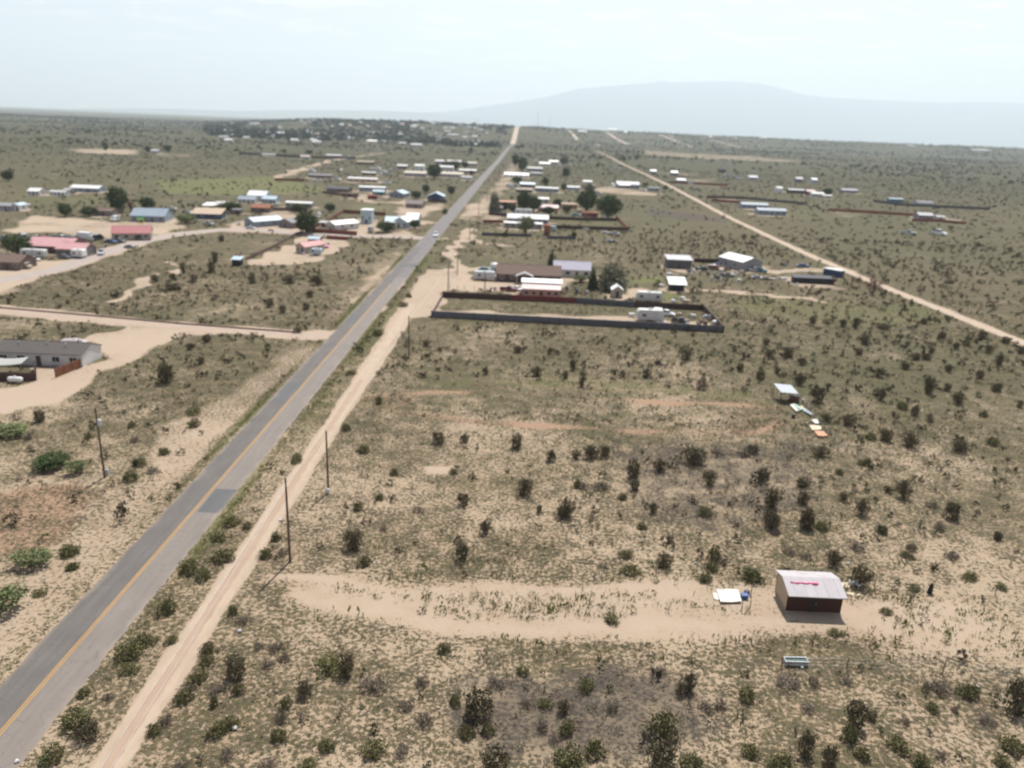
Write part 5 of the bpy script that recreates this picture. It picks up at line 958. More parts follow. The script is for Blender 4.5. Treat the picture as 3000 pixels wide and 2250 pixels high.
# vehicles
VH = [('white car driving towards us on the two lane highway', 1277, 693, 'suv', 'white', 2, 'car', 1.15), ('dark red pickup parked beside the pink house', 1489, 853, 'pickup', 'maroon', 80, 'pickup', 1), ('white car nose to the pink house wall', 1516, 850, 'sedan', 'white', 30, 'car', .9),
 ('teal car parked behind the silver travel trailer', 1422, 797, 'sedan', 'teal', 85, 'car', 1.2), ('white car with dark windows beside the yard trailer', 1954, 925, 'suv', 'white', 70, 'car', 1), ('small white camper shell left of the white car in the yard', 1931, 914, 'van', 'white', 80, 'car', .6),
 ('white low car at the corner of the near yard trailer', 1939, 947, 'sedan', 'white', 95, 'car', .55), ('black flatbed trailer frame in the empty yard', 1992, 945, 'pickup', 'dark', 80, 'pickup', .9), ('silver car near the right wall of the empty yard', 2082, 935, 'sedan', 'silver', 40, 'car', .8),
 ('grey pickup beside the near corner of the open fronted grey shed', 2022, 796, 'pickup', 'grey', 20, 'pickup', .8), ('black car at the left end of the junk yard row', 2062, 791, 'sedan', 'dark', 80, 'car', 1), ('rust brown van in the junk yard row', 2090, 790, 'van', 'rustcar', 80, 'van', .9), ('blue car behind the junk yard row', 2105, 780, 'sedan', 'blue', 85, 'car', 1),
 ('pale car at the right end behind the junk yard row', 2120, 782, 'sedan', 'silver', 60, 'car', .9), ('pink car body among the junk yard cars', 2093, 782, 'sedan', 'pink', 90, 'car', .7), ('dark pickup in the grass below the junk yard', 2130, 811, 'pickup', 'grey', 85, 'pickup', 1), ('silver car parked against the warehouse front corner', 2213, 796, 'sedan', 'silver', 85, 'car', 1.2), ('teal pickup beside the silver car at the warehouse', 2226, 797, 'pickup', 'teal', 80, 'pickup', 1),
 ('tan car in the grass right below the junk yard', 2102, 815, 'sedan', 'tan', 30, 'car', .8), ('dark car half hidden by brush right of the warehouse', 2295, 778, 'sedan', 'dark', 20, 'car', .8), ('blue grey car parked right of the warehouse, near the dirt road', 2352, 783, 'sedan', 'blue', 85, 'car', 1.1), ('cream car on the fence line below the warehouse', 2244, 820, 'sedan', 'tan', 85, 'car', .9), ('pale teal car on the fence line below the warehouse', 2218, 816, 'sedan', 'silver', 85, 'car', .9),
 ('white wrecked car in the scrub right of the grassy yard', 1775, 684, 'sedan', 'white', 80, 'car', .9), ('pale wrecked pickup in the scrub right of the grassy yard', 1800, 689, 'pickup', 'silver', 85, 'pickup', 1), ('white and black wrecked car farthest out in the scrub', 1786, 708, 'sedan', 'white', 70, 'car', .9), ('black wrecked pickup beside the farthest white wreck', 1796, 711, 'pickup', 'dark', 80, 'pickup', .8),
 ('turquoise car left of the reddish garden shed', 1688, 634, 'sedan', 'teal', 85, 'car', 1.3), ('white car parked beyond the hedge at the far right of the garden fence', 1716, 672, 'sedan', 'white', 90, 'car', .8),
 ('pale car leaning by the small sandy parking on the left field edge', 72, 603, 'sedan', 'white', 85, 'car', 1.2), ('small white car in front of the long low brown house', 337, 647, 'van', 'white', 5, 'van', 1.1), ('white pickup in the driveway left of the navy fronted house', 548, 624, 'pickup', 'white', 85, 'pickup', 1), ('white sedan behind the white pickup left of the navy house', 505, 613, 'sedan', 'white', 80, 'car', 1), ('red truck beside the blue grey roofed house', 489, 634, 'van', 'red', 10, 'van', 1.3),
 ('white boat like pickup parked on the kerb right of the street corner', 612, 660, 'pickup', 'silver', 60, 'pickup', 1.2), ('white car in front of the dark grey gable end', 735, 671, 'sedan', 'white', 85, 'car', 1), ('white car behind the big dark tree', 936, 628, 'sedan', 'white', 20, 'car', 1), ('silver car behind the big dark tree, nearer than the white one', 933, 637, 'suv', 'silver', 25, 'car', 1),
 ('white pickup between the pink red roofed house and its trailer', 930, 729, 'pickup', 'silver', 80, 'pickup', 1.1), ('red car parked on the sand right of the trailer', 944, 726, 'sedan', 'pink', 85, 'car', 1.2), ('white car under the trees of the bright roofed complex', 1138, 678, 'suv', 'white', 10, 'car', 1), ('cream car under the trees beside the grey gabled house', 1233, 576, 'sedan', 'tan', 10, 'car', 1.3),
 ('cream van at the corner of the brown roofed house on the left edge', 70, 786, 'van', 'tan', 80, 'van', 1), ('white car in front of the long cream motorhome', 98, 764, 'sedan', 'white', 85, 'car', 1), ('black sedan in front of the long cream motorhome', 72, 765, 'sedan', 'dark', 85, 'car', 1), ('dark grey car in front of the red roofed wing', 190, 757, 'sedan', 'grey', 85, 'car', 1), ('silver car standing on the street corner right of the boxy trailer', 297, 746, 'suv', 'silver', 20, 'car', 1.1),
 ('dark blue car at the foot of the red roofed house', 326, 712, 'sedan', 'blue', 75, 'car', 1.1), ('grey car right of the dark blue one at the red roofed house', 352, 710, 'sedan', 'grey', 75, 'car', 1.1), ('dark vehicle parked in the gable recess of the red roofed house', 408, 702, 'van', 'dark', 15, 'van', 1.2), ('dark car on the grey street edge', 380, 727, 'sedan', 'grey', 85, 'car', .9),
 ('left one of two white vans right of the highway', 1494, 549, 'van', 'white', 80, 'van', 1.4), ('right one of two white vans right of the highway', 1508, 549, 'van', 'tan', 80, 'van', 1.4), ('white car in front of the pinkish far yard', 1751, 570, 'suv', 'silver', 80, 'car', 1.6), ('round white tanker truck beside the big grey roofed house', 1796, 548, 'van', 'white', 10, 'van', 1.5), ('white pickup near the yellow green tree', 1888, 560, 'pickup', 'white', 10, 'pickup', 1.5),
 ('white car alone in the grass right of the far dirt road', 2750, 689, 'suv', 'white', 40, 'car', 1.9), ('white junk boat in the grass of the far right field', 2660, 687, 'pickup', 'silver', 60, 'boat', 1.5), ('grey truck in the field beyond the dirt road bend', 2041, 558, 'pickup', 'grey', 85, 'pickup', 1.5), ('white car beyond the lonely tree in the far right yard', 2024, 540, 'sedan', 'white', 85, 'car', 1.3)]
for l, x, y, k, c, r, ct, sc in VH: vehicle(l, x, y, k, c, r, ct, None, sc)
row = [(18, 'grey', 'suv', 'dark grey'), (40, 'rustcar', 'sedan', 'brown'), (64, 'silver', 'van', 'silver'), (88, 'dark', 'sedan', 'black'), (107, 'silver', 'suv', 'pale silver'), (128, 'red', 'sedan', 'red'), (146, 'grey', 'sedan', 'mid grey'), (164, 'dark', 'suv', 'black high'), (183, 'white', 'suv', 'white'), (200, 'blue', 'sedan', 'dark blue'), (215, 'silver', 'sedan', 'silver low'), (232, 'dark', 'sedan', 'black low'), (286, 'dark', 'van', 'black van')]
for i, (x, c, k, nm) in enumerate(row): vehicle('%s vehicle, number %d from the left in the row behind the red roof' % (nm, i + 1), x, 703, k, c, random.uniform(-12, 12) + (180 if i % 3 == 0 else 0), 'car', 'vehicles parked in a row behind the long red roof', 1.1)
vehicle('white box truck at the right end of the row behind the red roof', 255, 704, 'truck', 'white', 78, 'truck', None, 1)
FARCARS = [(1097, 500), (1110, 512), (1124, 508), (1138, 512), (1190, 505), (1150, 500), (1000, 500), (988, 528), (1010, 468), (1022, 460), (1036, 461), (1700, 478), (1668, 484), (1640, 487), (2129, 520), (2160, 524), (2172, 524), (2142, 517), (1809, 493), (2016, 537), (915, 505), (930, 532), (1110, 495), (1132, 540)]
for x, y in FARCARS: vehicle('tiny pale vehicle parked among the distant roofs', x, y, random.choice(['suv', 'van', 'pickup']), random.choice(['white', 'silver', 'white']), random.uniform(0, 180), 'car', 'tiny pale vehicles among distant roofs', 1.5)
# poles and wires
t1 = pole('nearest wooden utility pole right of the dirt lane, its wires leaving to the lower left', 850, 1645, 10.8, 0)
t2 = pole('wooden utility pole beside the lane, second from the near end', 962, 1441, 9.2, 0)
t3 = pole('wooden utility pole with grey transformer left of the highway', 307, 1399, 10.6, 0, True)
t4 = pole('thin utility pole in the scrub before the empty yard wall', 1198, 1048, 9.5, 0)
t5 = pole('utility pole with cross arm at the left end of the dark red wall', 1313, 850, 9.5, 1)
t6 = pole('utility pole behind the cross arm pole, at the ranch driveway', 1340, 806, 9, 1)
t7 = pole('short pole in the yard between the rail posts and the ranch house', 1420, 851, 6, 0)
t8 = pole('leaning bare pole in the scrub left of the junk yard', 1950, 800, 7, 0, lean=-2.5)
for x, y, l in [(1376, 700, 'utility pole where the sandy track forks beside the highway'), (1402, 640, 'utility pole at the brown low wall on the right highway verge'), (1428, 592, 'utility pole by the tall olive tree on the right highway verge'), (1448, 556, 'utility pole on the right verge level with the white vans'), (1463, 530, 'farthest utility pole on the right highway verge, near the pink edged roof')]: pole(l, x, y, 9.5, 1)
wire('thin power line leaving the nearest pole towards the lower left', t1, Vector((-26.5, -20, 10)), 1.2, 0); wire('second thin power line leaving the nearest pole towards the lower left', t1, Vector((-25.6, -20, 10)), 1.3, .25)
wire('power line between the nearest pole and the second pole', t1, t2, .3); wire('power line between the second pole and the pole in the scrub', t2, t4, 1.2); wire('power line between the scrub pole and the cross arm pole', t4, t5, 1.2); wire('power line between the two poles at the ranch driveway', t5, t6, .4)
block('meter_box', 'white meter box at the foot of the second lane pole', 'box', 961, 1447, [('box', pm('meter_box_white', (.6, .62, .64), .4), [(-.25, .25, -.15, .15, .2, .8)]), ('stand', STEEL, [(-.06, .06, -.05, .05, 0, .2)])])
block('meter_box', 'pale blue meter box at the foot of the transformer pole', 'box', 314, 1392, [('box', pm('meter_box_blue', (.4, .44, .5), .4), [(-.25, .25, -.15, .15, .2, .9)]), ('stand', STEEL, [(-.06, .06, -.05, .05, 0, .2)])])
for l, x, y, h_ in (('left one of two thin masts on the horizon right of the highway', 1575, 374, 60), ('right one of two thin masts on the horizon right of the highway', 1610, 376, 48)):
    p = gp(x, y); o = tag(empty('radio_mast', p), l, 'mast'); MB().tube([(0, 0, -2), (0, 0, h_)], [1.0, .5], 6).obj('mast', STEEL, o); MB().tube([(0, 0, h_), (0, 0, h_ + 8)], [.3, .2], 6).obj('antenna', STEEL, o)
# litter
LIT = [(822, 1526, .5, 'white bag caught beside the lane below the nearest pole'), (1096, 1651, .3, 'white can in the sand right of the nearest pole'), (1740, 1691, .3, 'tiny blue can at the edge of the sandy track'), (702, 1851, .45, 'white litter in the shrubs right of the lane'), (688, 2136, .5, 'white plastic in the shrubs at the bottom left'), (2328, 1545, .35, 'white can among the shrubs above the near shed'), (2349, 1957, .35, 'white bottle near the trough'), (2860, 2012, .35, 'white scrap by the wire fence at lower right'), (2484, 1652, .4, 'white scrap behind the shrub beyond the near shed'), (50, 2233, .4, 'white scrap at the road edge in the bottom left corner'), (1536, 1980, .3, 'white scrap in the shrubs at the bottom middle'), (2038, 1650, .3, 'white scrap left of the shrubs above the cream board')]
for x, y, s, l in LIT:
    rr = random.Random(int(x)); mb = MB(); V = []
    for i in range(7):
        for j in range(5): a, b = i / 6 * 6.283, j / 4 * 3.1416; r_ = s * .5 * (1 + .3 * math.sin(3 * a + b * 2 + x)); V.append((r_ * math.cos(a) * math.sin(b) + s * .02, r_ * math.sin(a) * math.sin(b), s * .3 + r_ * .6 * math.cos(b)))
    mb.poly(V, *[(i * 5 + j, (i + 1) * 5 + j, (i + 1) * 5 + j + 1, i * 5 + j + 1) for i in range(6) for j in range(4)])
    o = mb.obj('litter', PLB if 'blue' in l else WP, smooth=True); o.location = gp(x, y); tag(o, l, 'litter')

# small junk lying about in the yards
JK = [(('left sandy lots', 'junk in the left yards'), [(20, 745), (118, 712), (262, 745), (310, 722), (345, 640), (300, 648), (500, 640), (530, 634), (575, 652), (640, 640), (700, 660), (752, 650), (790, 676), (860, 612), (915, 655), (950, 690), (1020, 668), (1040, 650), (1100, 640), (1120, 672), (890, 745), (905, 735), (960, 715), (1000, 590), (1060, 590), (1130, 590), (1190, 590), (1230, 600)]),
      (('junk yard by the warehouse', 'junk in the junk yard'), [(2040, 792), (2050, 800), (2075, 800), (2098, 803), (2112, 796), (2128, 790), (2148, 800), (2160, 808), (2172, 800), (2025, 808), (2005, 812), (1990, 818), (2085, 822), (2110, 826), (2165, 826), (2265, 822), (2310, 832), (2335, 836)]),
      (('walled yards right of the highway', 'junk in the walled yards'), [(1990, 925), (2012, 955), (2030, 930), (2050, 948), (2070, 930), (1850, 928), (1660, 850), (1690, 858), (1720, 862), (1760, 850), (1840, 880), (2000, 880), (2010, 890), (1450, 850), (1640, 665), (1600, 632), (1500, 628), (1640, 630), (1700, 640), (1560, 680)])]
PROT = []
for nm, kind_, c in (('barrel', 0, 'wallgrey'), ('barrel', 0, 'silver'), ('crate', 1, 'tan'), ('crate', 1, 'offwhite'), ('junk_pile', 2, 'brown'), ('junk_pile', 2, 'ltgrey')):
    mb = MB()
    if kind_ == 0: mb.tube([(0, 0, 0), (0, 0, .06), (0, 0, .85), (0, 0, .9)], [.28, .32, .32, .26], 12)
    elif kind_ == 1: mb.box(-.6, .6, -.4, .4, 0, .75, .03, .03).box(-.65, .65, -.45, .45, .75, .82)
    else:
        for k in range(6): x, y = random.uniform(-.9, .9), random.uniform(-.7, .7); mb.box(x - .4, x + .3, y - .2, y + .35, .0, random.uniform(.2, .7), .06, .08)
    PROT.append((nm, mb.mesh(nm, pm('junk_' + c, COL[c], .8, .25, 2)), {'wallgrey': 'dark', 'silver': 'silvery', 'tan': 'tan', 'offwhite': 'whitish', 'brown': 'brown', 'ltgrey': 'grey'}[c]))
for (where, grp), pts in JK:
    for x, y in pts:
        nm, me, cn = random.choice(PROT); o = bpy.data.objects.new(nm, me); C.objects.link(o); o.location = gp(x, y); o.rotation_euler = (0, 0, random.uniform(0, 3)); s_ = random.uniform(1.0, 1.6); o.scale = (s_, s_, s_)
        tag(o, '%s %s lying in the %s' % (cn, nm.replace('_', ' '), where), 'junk' if nm == 'junk_pile' else nm, grp)

# ------------------------------------------------------------------ trees that stand out
TR = [('dark leafy bush tree left of the sandy lot buildings', 193, 635, 36, 38, 'round'), ('low green tree in front of the long low brown house', 262, 633, 44, 26, 'round'), ('tall dark tree behind the long low brown house', 347, 620, 58, 70, 'round'), ('reddish bare looking tree right of the tall dark tree', 386, 618, 24, 34, 'red'), ('dark tree behind the blue grey roofed house', 432, 615, 40, 36, 'round'), ('dark tree alone in the left field near the photo edge', 25, 530, 30, 30, 'round'),
 ('big dark dense tree at the left end of the long red roof', 54, 748, 66, 60, 'round'), ('dark tree cluster right of the twin white canopies', 677, 622, 58, 30, 'round'), ('green bush tree below the canopies', 640, 634, 22, 20, 'round'), ('low olive bush in front of the navy fronted house', 545, 655, 60, 26, 'lite'), ('big dark round tree left of the white gable roofed house', 898, 684, 66, 62, 'round'), ('small dark tree in the yard above the big round tree', 968, 622, 26, 26, 'round'), ('low green tree behind the brown board fence', 880, 618, 50, 20, 'round'),
 ('dark green tree in front of the bright roofed complex, left', 1131, 680, 46, 30, 'round'), ('dark green tree in front of the bright roofed complex, right', 1216, 670, 28, 26, 'round'), ('small shrub tree on the left highway verge', 1304, 628, 16, 16, 'round'), ('dark tree left of the grey gabled house', 1247, 566, 20, 24, 'round'), ('dark tree right of the grey gabled house', 1321, 570, 22, 24, 'round'), ('green tree below left of the grey gabled house', 1219, 582, 28, 22, 'round'),
 ('big dark round tree beside the cream roofed building by the highway', 1272, 523, 42, 40, 'round'), ('left dark tree behind the long bright roof', 1304, 496, 26, 20, 'round'), ('right dark tree behind the long bright roof', 1330, 498, 34, 26, 'round'), ('small dark tree behind the pale roofs near the highway', 1362, 492, 22, 18, 'round'), ('small dark tree at the roadside trailer home', 1381, 514, 14, 14, 'round'), ('dark tree at the far end of the wall', 909, 452, 12, 12, 'round'),
 ('tall dark tree right of the highway, farther of two', 1510, 488, 22, 34, 'round'), ('tall dark tree right of the highway, nearer of two', 1530, 502, 26, 40, 'round'), ('dark round tree behind the far white roofs', 1652, 480, 24, 16, 'round'), ('dark round tree standing in the open beyond the mobile homes', 1657, 520, 20, 28, 'round'), ('dark tree left of the teal grey roofed house', 1514, 536, 34, 18, 'round'), ('dark tree above the gap between the mobile homes', 1598, 543, 20, 22, 'round'), ('small dark round tree between the two mobile homes', 1651, 560, 16, 22, 'round'), ('grey green tree right of the shorter mobile home', 1727, 560, 30, 22, 'grey'),
 ('yellow green tree by the far dirt road', 1890, 550, 20, 16, 'lite'), ('low dark bush at the edge of the far dirt road', 1949, 556, 18, 10, 'round'), ('tall olive tree at the left end of the walled garden', 1448, 620, 34, 58, 'grey'), ('big dark tree, left one in the walled garden', 1532, 618, 42, 56, 'round'), ('big dark tree, second in the walled garden', 1562, 620, 38, 44, 'round'), ('dark bush tree left of the motorhome', 1478, 618, 24, 24, 'round'), ('dark bush tree above the long grey house', 1502, 622, 22, 22, 'round'), ('dark bush before the pink adobe house', 1606, 630, 32, 24, 'round'), ('green tree between the adobe houses', 1634, 606, 28, 22, 'round'), ('dark bush before the tan flat roofed house', 1660, 622, 26, 18, 'round'),
 ('broad leafy tree, left of the two biggest garden trees', 1718, 618, 62, 58, 'round'), ('broad leafy tree, biggest at the right end of the walled garden', 1780, 641, 68, 66, 'round'), ('light green tree in front of the long grey house', 1540, 686, 50, 52, 'lite'), ('dark shrub in the fence below the long white roof', 1480, 694, 18, 14, 'round'), ('dark shrub at the right end of the brush fence', 1681, 700, 14, 20, 'round'),
 ('dark pointed juniper behind the brown ranch house', 1614, 792, 27, 64, 'cone'), ('tall dark green juniper left of the olive tree', 1735, 848, 34, 74, 'cone'), ('huge grey olive tree beside the small white roofed shed', 1792, 846, 92, 78, 'grey'), ('light green bush at the rear wall of the grey roofed house', 1700, 826, 44, 20, 'lite'), ('dark tree behind the far right field cluster', 2424, 574, 24, 22, 'round'), ('dark red brown brush heap beside the dirt road', 2560, 845, 50, 30, 'red'), ('dark brush heap left of the bigger heap beside the dirt road', 2512, 826, 30, 18, 'red'), ('dark brush right of the low dark barn', 2440, 832, 26, 26, 'red'),
 ('dark round tree beyond the right dirt road bend', 1826, 470, 16, 10, 'round'), ('second dark round tree beyond the right dirt road bend', 1865, 470, 12, 16, 'round'), ('dark tree beside the grey house far left', 436, 447, 20, 18, 'round'), ('dark tree on the far sandy strip', 310, 443, 12, 22, 'round'), ('dark tree right of the far sandy strip', 492, 446, 18, 20, 'round'),
 ('big green bush left of the highway near the lower left edge', 94, 1655, 94, 46, 'lite'), ('dark green bush cut by the left edge', 10, 1790, 110, 70, 'lite'), ('green creeping bush at the left yard corner', 35, 1275, 84, 30, 'lite'), ('wide dark green bush left of the transformer pole', 152, 1366, 96, 34, 'round'), ('pale green bush just left of the transformer pole', 225, 1386, 54, 38, 'lite')]
for l, x, y, wp, hp, k in TR: tree(l, x, y, wp, hp, k, 'bush' if 'bush' in l and hp < 50 else 'tree', name='bush' if 'bush' in l and hp < 50 else None)

# ------------------------------------------------------------------ far town and far woods
HS = []
for i, (wc, rc) in enumerate([('offwhite', 'white'), ('beige', 'ltgrey'), ('lilac', 'offwhite'), ('terracotta', 'pinkroof'), ('greyblue', 'paleblue')]):
    mb = MB().extr([(0, -1), (9, -1), (9, 2.8), (4.5, 4.3), (0, 2.8)], -8, 8, 'x').mesh('wall', wm(wc)); rf = gable_roof(8, 0, 9, 2.8, 1.5, .5, .2, 'x').mesh('roof', rm(rc)); HS.append((mb, rf, ['white roofed', 'grey roofed', 'pale roofed', 'pinkish roofed', 'bluish roofed'][i]))
def far_house(x, y, label, group, sc=1.0):
    o = empty('house', (x, y, float(terr(x, y))), random.uniform(-.5, .5) + (1.57 if random.random() < .3 else 0)); o.scale = (sc, sc, sc); a, b, w_ = random.choice(HS); tag(o, label.replace('pale', w_, 1), 'house', group)
    for nm, me in (('wall', a), ('roof', b)): c = bpy.data.objects.new(nm, me); C.objects.link(c); c.parent = o
r = random.Random(3); placed = []
def fits(x, y, px0, px1, py0, py1):
    a, b = proj(np.array([x]), np.array([y]), np.array([float(terr(x, y))])); return px0 < a[0] < px1 and py0 < b[0] < py1
k = 0
while k < 130:
    y = r.uniform(1750, 4200); x = r.uniform(-.40, .02) * y
    if abs(x - ROADX) < 45 or not fits(x, y, 640, 1525, 340, 432): continue
    if any(math.hypot(x - a, y - b) < 26 for a, b in placed): continue
    placed.append((x, y)); far_house(x, y, 'small pale house ' + ('in the left part of the far town' if x / y < -.24 else 'in the middle of the far town' if x / y < -.13 else 'in the right part of the far town') + (', high on the slope' if y > 3300 else ', low down'), 'small houses of the far town', r.uniform(.9, 1.5)); k += 1
k = 0
while k < 16:
    y = r.uniform(3900, 4900); x = r.uniform(.02, .6) * y
    placed.append((x, y)); far_house(x, y, 'tiny pale house on the wooded crest right of the highway', 'tiny houses on the crest', r.uniform(.9, 1.6)); k += 1
k = 0
while k < 150:
    y = r.uniform(1800, 4400); x = r.uniform(-.40, .0) * y
    if abs(x - ROADX) < 30 or not fits(x, y, 620, 1525, 345, 436): continue
    tree('dark round tree between the houses in the ' + ('left' if x / y < -.24 else 'middle' if x / y < -.13 else 'right') + ' part of the far town' + (', high up' if y > 3100 else ', low down'), 0, 0, 0, 0, 'far', 'tree', 'trees of the far town', p=Vector((x, y, float(terr(x, y)))), wm__=r.uniform(9, 17), hm__=r.uniform(6, 11)); k += 1
def stuff(name, label, cat, X, Y, S, Hs, temps, mats_cols, mat):
    """many plants that nobody could count, merged into one mesh"""
    Vs = []; Fs = []; Cs = []; o_ = 0; n = len(X); Z = terr(X, Y); th = rng.uniform(0, 6.28, n); pick = rng.integers(0, len(temps), n)
    for k, (TV, TF, TT) in enumerate(temps):
        ix = np.where(pick == k)[0]
        if not len(ix): continue
        c, s = np.cos(th[ix])[:, None], np.sin(th[ix])[:, None]; vx = TV[None, :, 0] * c - TV[None, :, 1] * s; vy = TV[None, :, 0] * s + TV[None, :, 1] * c
        V = np.stack([vx * S[ix, None] + X[ix, None], vy * S[ix, None] + Y[ix, None], TV[None, :, 2] * Hs[ix, None] + Z[ix, None]], 2).reshape(-1, 3)
        F = (TF[None] + (np.arange(len(ix)) * len(TV))[:, None, None]).reshape(-1, TF.shape[1]) + o_; o_ += len(V)
        col = mats_cols[ix][:, None, :] * (.75 + .5 * TT[None, :, None]); Vs.append(V); Fs.append(F); Cs.append(col.reshape(-1, 3))
    me = np_mesh(name, np.concatenate(Vs), np.concatenate(Fs), mat, {'tone': np.concatenate(Cs)}); o = bpy.data.objects.new(name, me); C.objects.link(o); return tag(o, label, cat, kind='stuff')
def template(n, shape, size, seed, asp=.6):
    rr = np.random.default_rng(seed); P, tone = clump_points(n, rr, shape); V, F = quads_at(P, size, rr, .2, asp); V[:, 2] = np.maximum(V[:, 2], -.02); return V, F, np.repeat(tone, 4)
CM = bpy.data.materials.new('plant_cover'); CM.use_nodes = True; t = CM.node_tree; b = t.nodes['Principled BSDF']; b.inputs['Roughness'].default_value = .95; b.inputs['Specular IOR Level'].default_value = .1
a = N(t, 'ShaderNodeVertexColor', layer_name='tone'); t.links.new(a.outputs[0], b.inputs['Base Color'])
def blocked(X, Y, lim=.35):
    bare, green, red, dark, cover = ground_fields(X, Y); road = (np.abs(X - ROADX) < RW / 2 + .7) | ((np.abs(X - LANEX) < 2.6) & (Y < 225))
    for pts, wd in ((RIGHT_ROAD, 6.4), (SIDE_ROAD, 6.4), (LEFT_STREET, 8.5)): road |= seg_dist(X, Y, pts) < wd / 2 + .5
    return road | (bare > lim)
FOOT = []
for q in HOUSES:
    p_ = gp(q[2], q[3]); w_ = q[11].get('Wm') or q[4] * mpp(p_); FOOT.append((p_.x, p_.y + q[5] / 2, w_ / 2 + 1.5, q[5] / 2 + 2))
FOOT += [(-97, 153.5, 10, 6), (34.2, 76, 4.2, 4.2)]
def footfree(X, Y):
    ok = np.ones(X.shape, bool)
    for a, b_, c, d in FOOT: ok &= ~((np.abs(X - a) < c) & (np.abs(Y - b_) < d))
    return ok
n = 2000; Y = rng.uniform(1900, 4600, n); X = rng.uniform(-.45, .01, n) * Y; px, py = proj(X, Y, terr(X, Y)); m_ = (px > 600) & (px < 1528) & (py < 438) & (np.abs(X - ROADX) > 25) & (np.sin(X / 130) + np.sin(Y / 210 + X / 90) > -.5); X, Y = X[m_], Y[m_]
stuff('far_wood', 'dark wood filling the gaps between the houses of the far town', 'wood', X, Y, rng.uniform(7, 15, len(X)), rng.uniform(5, 12, len(X)), [template(40, 'dome', .3, 200 + i) for i in range(3)], np.array([[.024, .034, .024]]) * rng.uniform(.7, 1.5, (len(X), 1)), CM)
